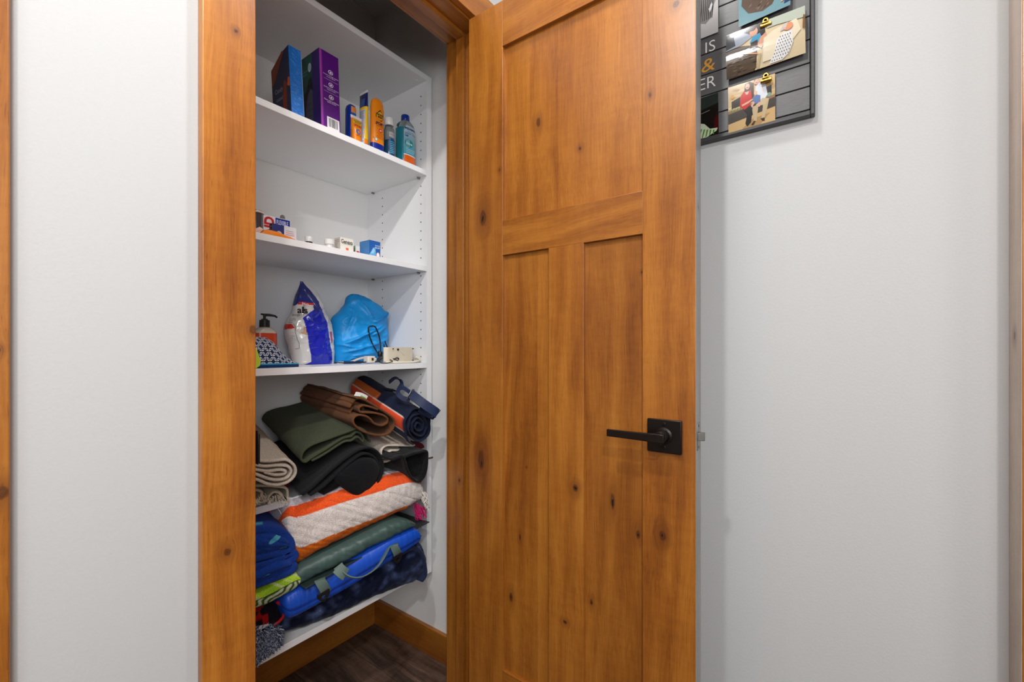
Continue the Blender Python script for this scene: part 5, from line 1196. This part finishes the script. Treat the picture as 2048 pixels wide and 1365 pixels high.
slab('back_fold', bb_, [(470, 1040, 1080, 1.20), (510, 1034, 1066, 1.20), (530, 1036, 1062, 1.20), (545, 1048, 1060, 1.20)], .2, M_TERRY, lambda u, v, x, y, z, c: bt_col(0, 0, x, y, z, 0), n=60, amp=.002, seed=82, ends=(.01, .02))
# lime leaf-print blanket
lt_ = thing('towel', (.5, 1.2, F5 + .06), 'lime green towel printed with leaves, rolled edge showing white', 'towel', G5)
def lime_col(u, v, x, y, z, c):
    w1 = noise.noise(Vector((x * 30 + z * 50, y * 20, 2))); w2 = math.sin((x * 1.0 + z * 1.5) * 160 + 5 * w1)
    if v < .44 or c < .2:
        if w2 > .72: return (196, 208, 140)
        return mixc((150, 196, 44), (186, 220, 60), .5 + w1)
    if v < .475: return (46, 62, 30)
    w3 = math.sin((x - z * .7) * 300 + 8 * w1)
    return (60, 80, 44) if w3 < -.55 else ((204, 212, 186) if w3 > .1 else (138, 166, 84))
slab('folded_cloth', lt_, [(455, 1202, 1255, 1.125), (508, 1182, 1230, 1.12), (540, 1166, 1218, 1.118), (570, 1149, 1203, 1.115), (590, 1140, 1190, 1.115), (602, 1148, 1176, 1.115), (607, 1158, 1168, 1.12)], .30, M_TERRY, lime_col, n=170, ns=160, amp=.0022, seed=85, ends=(.01, .012), e=2.5)
# red and black fleece with label
rf = thing('blanket', (.5, 1.25, F5 + .03), 'red and black fleece with a white label, between lime towel and shaggy rug', 'blanket', G5)
def red_col(u, v, x, y, z, c):
    w1 = noise.noise(Vector((x * 60, y * 20, z * 60 + 3)))
    return (176, 22, 20) if w1 + .28 * math.sin(v * 16 + x * 40) > .0 and u < .72 else (22, 18, 26)
slab('folded_cloth', rf, [(455, 1232, 1282, 1.15), (508, 1222, 1272, 1.15), (530, 1214, 1262, 1.15), (550, 1208, 1256, 1.15), (566, 1206, 1248, 1.15)], .25, M_TERRY, red_col, n=100, amp=.004, seed=88, ends=(.01, .008), crease=.004, floor_z=F5 + .001)
MB().tube(catmull([V(553, 1204, 1.148), V(565, 1214, 1.142), V(567, 1230, 1.14), (V(560, 1242, 1.14)), V(547, 1252, 1.142)], 24), .0035, 8, col=(186, 30, 34)).build('edging', M_CLOTH, rf, smooth=True)
lb_ = MB(); lb_.add([V(513, 1262, 1.138), V(535, 1255, 1.136), V(538, 1248, 1.134), V(520, 1252, 1.136), V(513, 1262, 1.139) + Vector((0, .0006, 0)), V(535, 1255, 1.137), V(538, 1248, 1.135), V(520, 1252, 1.137)], [(0, 1, 2, 3), (7, 6, 5, 4), (0, 4, 5, 1), (1, 5, 6, 2), (2, 6, 7, 3), (3, 7, 4, 0)], (206, 196, 196)); lb_.build('label', M_CARD, rf)
# shaggy grey rug: a folded pad with real strands
sr = thing('rug', (.5, 1.2, F5), 'shaggy navy and white rug rolled at the left end of the lowest shelf', 'rug', G5)
st_sh = [(455, 1268, 1372, 1.14), (508, 1262, 1322, 1.135), (530, 1258, 1305, 1.135), (545, 1256, 1296, 1.14), (556, 1260, 1285, 1.145)]
slab('backing', sr, st_sh, .25, M_FLEECE, lambda u, v, x, y, z, c: (56, 60, 78), n=60, amp=.002, seed=90, ends=(.01, .012), floor_z=F5 + .001)
fg = MB(); rr = random.Random(5)
for k in range(5200):
    x = rr.uniform(488, 557); tt = rr.random()
    K_ = [q_ for q_ in st_sh]; yt_ = None
    for a_, b2_ in zip(K_[:-1], K_[1:]):
        if a_[0] <= x <= b2_[0]:
            f_ = (x - a_[0]) / (b2_[0] - a_[0]); yt_, yb2 = lerp(a_[1], b2_[1], f_), lerp(a_[2], b2_[2], f_); Yy = lerp(a_[3], b2_[3], f_)
    if yt_ is None: continue
    onend = x > 546
    y = lerp(yt_ - 3, yb2 + 2, tt); base = V(x, y, Yy + (rr.random() ** 2 * .16 if tt < .12 else (rr.random() * .05 if onend else 0)))
    o_ = Vector((rr.uniform(-.5, .7) + (.8 if onend else 0), -1.0 if tt > .1 else -.3, rr.uniform(-.9, .5) + (.6 if tt < .1 else 0))).normalized(); L_ = rr.uniform(.008, .016)
    p1 = base + o_ * L_ * .6 + Vector((rr.uniform(-.003, .003), 0, rr.uniform(-.003, .003))); p2 = base + o_ * L_ + Vector((rr.uniform(-.004, .004), 0, -.003 + rr.uniform(-.003, .003)))
    if base.z < F5 + .002: continue
    fg.tube([base, p1, p2], [.0011, .001, .0005], 3, col=rr.choice([(70, 78, 104), (150, 158, 178), (206, 210, 220), (100, 108, 134), (44, 50, 74)]))
tag(fg.build('pile', M_CLOTH, sr), kind='stuff')
# ------------------------------------------------------------------ memo board with clipped photos on the right wall
M_SLAT = plain('charcoal_paint', (88, 87, 88), .42, bump=.12, bscale=240, var=.05, stretch=(1, .25, 1), spec=.5)
M_FRAMEB = plain('frame_paint', (60, 59, 60), .4, bump=.1, bscale=200, var=.08, stretch=(1, .2, 1))
BX0 = 1.1015; BY0 = .0314; BY1 = .66; BZ0 = CZ + .4817; BZ1 = BZ0 + .64
bd = thing('memo_board', (1.11, (BY0 + BY1) / 2, BZ0), 'charcoal slatted memo board with raised frame, white and gold lettering and brass clips', 'memo board')
fw = .0105
for (y0, y1, z0, z1) in ((BY0, BY0 + .008, BZ0, BZ1), (BY1 - .008, BY1, BZ0, BZ1), (BY0 + .008, BY1 - .008, BZ0, BZ0 + fw), (BY0 + .008, BY1 - .008, BZ1 - fw, BZ1)):
    bx(BX0, XR - .0004, y0, y1, z0, z1).build('frame', M_FRAMEB, bd, bevel=.0018)
zl0 = CZ + .4955; pit = .0486
for k in range(13):
    z0 = zl0 + k * pit
    if z0 + pit > BZ1: break
    bx(1.1075, 1.1145, BY0 + .0088, BY1 - .0088, z0 + .0012, z0 + pit - .0012).build('slat', M_SLAT, bd, bevel=.0009)
bx(1.1145, XR - .0005, BY0 + .004, BY1 - .004, BZ0 + .004, BZ1 - .004).build('backing', M_DARK, bd)
def word(body, xr_, yt_, yb_, xl_, col, bold=.0, shear=0.0, name='lettering'):
    """right-aligned word; picture rows of its cap height at the right end"""
    Xp = 1.1071; tr = at(xr_, yt_, X=Xp); br = at(xr_, yb_, X=Xp); tl = at(xl_, yt_, X=Xp)
    m = MB(); F = lambda u, v, l=0: (Xp, tl.y + (tr.y - tl.y) * u, br.z + (tr.z - br.z) * v)
    print_text(m, F, body, 0, 0, 1, 1, col, bold, shear, 0); return m.build(name, M_PRINT, bd)
word('IS', 1430.5, 78, 99.5, 1411, (226, 224, 220), -.008)
tag(word('&', 1430, 112.5, 138, 1403, (206, 146, 50), .0, .1), 'gold ampersand')
word('ER', 1431.5, 149, 171.5, 1398, (226, 224, 220), -.008)

def photo(name, label, corners, art, X=1.1025, bow=0.0, lift=0.0):
    """corners: bottom-left, bottom-right, top-right, top-left picture points"""
    C = [at(x, y, X=X) for x, y in corners]
    def F(u, v, l=0):
        b_ = C[0].lerp(C[1], u); t_ = C[3].lerp(C[2], u); p = b_.lerp(t_, v)
        return (X - bow * math.sin(math.pi * v) * .5 - lift * (1 - v) ** 2 - .0004 - .00008 * l, p.y, p.z)
    m = MB(); print_poly(m, F, (0, 0, 1, 1), (230, 226, 220), 0, 10)
    Bk = lambda u, v, l=0: (F(u, v)[0] + .0004, F(u, v)[1], F(u, v)[2]); print_poly(m, Bk, (0, 0, 1, 1), (200, 198, 194), 0, 10)
    cnt = [0]
    def P(pts, col, l=1):
        cnt[0] += 1; l = cnt[0] * .35 + 1; col = tuple(int(c_ * .86) for c_ in col)
        pts = [(max(0, min(1, u)), max(0, min(1, v))) for u, v in pts]
        out = []
        n = len(pts)
        for i in range(n):
            a, b_ = pts[i], pts[(i + 1) % n]
            k_ = 3 if (bow or lift) else 1
            for j in range(k_): out.append((lerp(a[0], b_[0], j / k_), lerp(a[1], b_[1], j / k_)))
        if bow or lift:
            # clip into horizontal strips so that the print follows the curve
            ns_ = 10
            for s_ in range(ns_):
                lo, hi = s_ / ns_, (s_ + 1) / ns_; poly_ = out
                for lim, keep in ((lo, 1), (hi, -1)):
                    res = []
                    for i in range(len(poly_)):
                        a, b_ = poly_[i], poly_[(i + 1) % len(poly_)]; ia, ib = (a[1] - lim) * keep >= 0, (b_[1] - lim) * keep >= 0
                        if ia: res.append(a)
                        if ia != ib: tt = (lim - a[1]) / (b_[1] - a[1]); res.append((lerp(a[0], b_[0], tt), lim))
                    poly_ = res
                    if not poly_: break
                if len(poly_) >= 3: print_poly(m, F, poly_, col, l)
        else: print_poly(m, F, out, col, l)
    art(P)
    return tag(m.build(name, M_GLOSSP), label, 'photo', 'photos on the memo board')
def ov(u, v, a, b_, n=16): return oval(u, v, a, b_, n)
def art_fam(P):
    P(rect(0, 0, 1, 1), (216, 182, 128))
    rr = random.Random(9)
    for k in range(26):
        u, v = rr.random(), .45 + rr.random() * .5; P(rect(u, v, u + .06 + rr.random() * .1, v + .03 + rr.random() * .03), rr.choice([(232, 206, 156), (196, 156, 104), (206, 170, 116), (224, 190, 140)]), 1)
    P([(0, .18), (1, .30), (1, .50), (0, .40)], (66, 60, 54), 2); P([(0, .40), (1, .5), (1, .56), (0, .46)], (150, 112, 76), 2)
    P([(0, 0), (1, 0), (1, .3), (0, .18)], (206, 172, 118), 2); P([(.3, 0), (.7, 0), (.9, .2), (.5, .16)], (176, 140, 92), 3)
    P([(.08, .5), (.28, .53), (.28, .72), (.08, .66)], (38, 30, 28), 2); P([(.8, .58), (.93, .6), (.93, .78), (.8, .76)], (36, 34, 38), 2)
    for k in range(14): P(ov(.04 + k * .022, .47 + .02 * math.sin(k * 2), .02, .022, 8), [(150, 160, 110), (196, 190, 140), (110, 130, 84)][k % 3], 3)
    P(ov(.1, .76, .035, .05, 9), (222, 160, 60), 3); P(ov(.88, .58, .05, .05, 9), (130, 160, 140), 3)
    # the man: white shirt, khaki trousers
    P([(.57, .52), (.6, .84), (.68, .90), (.80, .86), (.85, .60), (.78, .50)], (226, 230, 238), 4); P([(.52, .42), (.56, .10), (.62, .09), (.66, .44)], (196, 176, 138), 5); P([(.74, .52), (.88, .50), (.84, .30), (.78, .10), (.72, .12), (.75, .36)], (196, 176, 138), 5)
    P([(.60, .44), (.74, .55), (.88, .5), (.80, .40), (.66, .40)], (204, 184, 146), 5); P([(.50, .04), (.56, .11), (.6, .10), (.55, .02)], (62, 44, 34), 6); P([(.70, .12), (.78, .12), (.79, .05), (.74, .06)], (62, 44, 34), 6)
    P(ov(.625, .935, .055, .062), (222, 172, 146), 6); P([(.57, .94), (.575, 1), (.67, 1), (.68, .95), (.66, .985), (.6, .985)], (84, 62, 46), 7)
    # the woman: red top, black trousers, long brown hair
    P([(.40, .50), (.46, .50), (.56, .62), (.56, .92), (.48, .985), (.38, .95), (.36, .8)], (74, 48, 34), 6); P([(.26, .50), (.27, .70), (.34, .80), (.42, .78), (.50, .80), (.52, .62), (.46, .45), (.36, .40)], (206, 34, 32), 7)
    P(ov(.43, .89, .048, .062), (228, 180, 156), 8); P([(.37, .78), (.46, .78), (.44, .72), (.40, .72)], (226, 178, 154), 8); P([(.35, .40), (.46, .46), (.54, .46), (.50, .10), (.42, .03), (.38, .10), (.42, .3)], (26, 26, 32), 7)
    P([(.30, .53), (.46, .57), (.55, .60), (.55, .57), (.44, .52), (.31, .49)], (224, 176, 150), 9)
    # the baby in blue
    P([(.54, .46), (.54, .62), (.62, .66), (.70, .62), (.70, .48)], (92, 122, 170), 9); P(ov(.60, .70, .038, .046), (232, 190, 166), 10); P([(.50, .44), (.54, .54), (.58, .5), (.53, .40)], (226, 170, 150), 10); P([(.64, .38), (.66, .48), (.70, .48), (.69, .38)], (226, 170, 150), 10)
    P([(.405, .87), (.455, .875), (.45, .862), (.41, .858)], (170, 60, 60), 10); P([(.60, .918), (.65, .922), (.645, .91), (.605, .906)], (200, 120, 110), 10)
photo('photo', 'square glossy photo of a couple with a baby seated on a stone hearth', [(1457, 267), (1550.5, 241), (1550, 147), (1456, 176)], art_fam)
def art_mid(P):
    P(rect(0, 0, 1, 1), (214, 196, 160)); P([(.0, .0), (.0, .64), (.22, .60), (.42, .52), (.40, .1), (.38, .0)], (84, 68, 52), 1)
    rr = random.Random(3)
    for k in range(40): u, v = rr.random() * .36, rr.random() * .5; P(rect(u, v, u + .05, v + .03), rr.choice([(98, 80, 62), (72, 58, 44), (110, 92, 72)]), 2)
    P([(0, .6), (0, 1), (.30, 1), (.34, .72), (.2, .62)], (160, 168, 182), 2); P([(0, .62), (0, .97), (.09, .99), (.13, .66)], (66, 68, 74), 3)
    P([(.22, .92), (.26, 1), (.50, 1), (.52, .74), (.44, .62), (.34, .78)], (44, 38, 40), 3); P(ov(.37, .83, .052, .11), (216, 154, 122), 4); P(ov(.35, .91, .05, .05), (60, 44, 38), 5)
    P([(.32, .60), (.36, .74), (.45, .76), (.48, .62), (.40, .54)], (72, 150, 190), 4); P([(.41, .48), (.47, .40), (.54, .58), (.53, .72), (.46, .66)], (212, 156, 126), 5)
    P([(.17, .44), (.42, .30), (.43, .33), (.17, .47)], (206, 146, 104), 4); P([(.32, .50), (.42, .46), (.42, .62), (.34, .6)], (60, 44, 40), 4)
    P([(.40, .05), (.44, .30), (.47, .30), (.43, .0), (.40, .0)], (190, 170, 130), 5); P([(.54, .80), (.56, 1), (1, 1), (1, .74), (.66, .80)], (186, 194, 178), 3); P([(.48, .1), (.5, .6), (.62, .7), (.9, .78), (.95, .5), (.7, .1)], (232, 218, 190), 3)
    P([(.56, .02), (.63, .22), (.66, .46), (.74, .56), (.84, .58), (.86, .3), (.80, .10), (.72, .02)], (230, 228, 226), 5)
    for i in range(9):
        for j in range(8):
            u, v = .60 + i * .03 + (j % 2) * .015, .06 + j * .062
            if inpoly(u, v, [(.58, .04), (.64, .22), (.67, .46), (.74, .54), (.83, .56), (.85, .3), (.79, .10), (.72, .04)]): P(ov(u, v, .006, .014, 6), (60, 66, 80), 6)
    P(ov(.80, .66, .06, .085), (226, 150, 112), 6); P([(.70, .60), (.74, .74), (.8, .76), (.77, .62)], (206, 196, 190), 7)
    P([(.97, .5), (1, .5), (1, .78), (.98, .8)], (130, 90, 50), 4)
photo('photo', 'wide glossy photo of a child beside a swaddled baby, clipped in the middle', [(1454, 162), (1611.5, 107.5), (1610, 12), (1453, 72)], art_mid, X=1.0985, bow=.012, lift=.003)
def art_top(P):
    P(rect(0, 0, 1, 1), (116, 158, 168)); P([(.06, .42), (.2, .2), (.48, .13), (.66, .2), (.78, .45), (.62, 1), (.1, 1)], (92, 74, 62), 1)
    rr = random.Random(6)
    for k in range(26):
        a = rr.random() * 6.28; u, v = .42 + .26 * math.cos(a) * rr.random(), .45 + .28 * math.sin(a); P([(u, v), (u + .05, v + .02), (u + .08, v + .08), (u + .04, v + .05)], rr.choice([(122, 100, 84), (66, 52, 44), (140, 116, 98)]), 2)
    P(ov(.52, .82, .14, .16), (208, 164, 126), 3); P([(.72, .4), (.6, 1), (1, 1), (1, .34), (.9, .22)], (206, 214, 232), 3)
    for k in range(7): P([(.68 - .01 * k, .48 + k * .075), (.95, .50 + k * .075), (.95, .515 + k * .075), (.68 - .01 * k, .5 + k * .075)], (70, 84, 130), 4)
    P([(.82, .16), (.95, .2), (1, .6), (.86, .5)], (216, 172, 150), 5); P([(.88, .1), (1, .12), (1, .3), (.94, .34)], (44, 60, 120), 6)
photo('photo', 'glossy photo of a curly-haired person in blue, clipped above the wide one', [(1478, 57), (1581, 12), (1583, -70), (1477, -38)], art_top, X=1.099, bow=.004, lift=.004)
def art_bw(P):
    P(rect(0, 0, 1, 1), (214, 212, 212)); P([(0, .3), (0, .75), (.55, .78), (.95, .7), (.8, .55), (.7, .34), (.4, .24)], (150, 148, 146), 1)
    for k in range(9): u = .02 + k * .09; P([(u, .70), (u + .03, .72), (u + .02, .5), (u - .03, .30), (u - .05, .32)], (40, 38, 40), 2)
    P([(.55, .5), (.7, .62), (.74, .56), (.6, .42)], (226, 226, 228), 3)
photo('photo', 'black and white print of a crumpled striped cloth, left column above the lettering', [(1395, 80.5), (1436.5, 64), (1436.5, -40), (1395, -28)], art_bw)
def art_dark(P):
    P(rect(0, 0, 1, 1), (16, 20, 20)); P([(0, .70), (1, .76), (1, 1), (0, .98)], (40, 54, 52), 1); P([(.78, .1), (.98, .12), (.98, .5), (.8, .42)], (70, 12, 18), 2)
    P([(0, .0), (.45, .02), (.9, .1), (.95, .16), (.6, .20), (.35, .36), (0, .44)], (206, 220, 190), 2)
    for k in range(5): P([(.05 + k * .17, .04), (.1 + k * .17, .04), (.25 + k * .14, .26 - .03 * k), (.17 + k * .14, .26 - .03 * k)], (86, 140, 50), 3)
    P([(.2, .62), (.6, .64), (.6, .655), (.2, .635)], (120, 130, 130), 2)
photo('photo', 'dark photo with a white and green leaf at its foot, left column below the lettering', [(1394, 284), (1438, 268), (1436.8, 185), (1394, 200.5)], art_dark)
for (cx_, cy_, jl, jr, jy0, jy1) in ((1530.5, 32, 1520, 1543, 53.5, 44.5), (1531.5, 144, 1521, 1543.5, 164.5, 155.5)):
    cp = thing('clip', tuple(at(cx_, cy_, X=1.10)), 'x', 'clip'); COL.objects.unlink(cp); bpy.data.objects.remove(cp)
    c = at(cx_, cy_, X=1.095); k = (c.x * CS + c.y * SN) / FLEN
    a, b_ = at(jl, jy0, X=1.092), at(jr, jy1, X=1.092)
    m = MB(); zj = (a.z + b_.z) / 2
    # half-round jaw
    sec = [(1.0975, -.0035), (1.0925, -.004), (1.0905, -.001), (1.0915, .003), (1.0945, .0055), (1.0975, .0045)]
    m.rings([[(x, a.y, zj + z) for x, z in sec], [(x, b_.y, zj + z) for x, z in sec]])
    o = m.build('clip', M_GOLD, bd, bevel=.0007)
    m = MB(); yc2 = (a.y + b_.y) / 2 + .001
    m.lathe((1.0955, yc2, zj + .0115), [(.0052, -.0008), (.0062, 0), (.0056, .0012), (.0034, .0012), (.0032, -.0008)], 22, 'X'); m.box(1.0943, 1.0972, yc2 - .0042, yc2 + .0042, zj + .003, zj + .0095)
    m.build('clip_handle', M_GOLD, o, smooth=True, angle=35)
    MB().lathe((1.0925, yc2, zj + .0052), [(.0025, -.006), (.0028, -.005), (.0028, .005), (.0025, .006)], 14, 'Y').build('spring', M_GOLD, o, smooth=True, angle=35)
for o in bpy.data.objects:
    if '_abs' in o: del o['_abs']
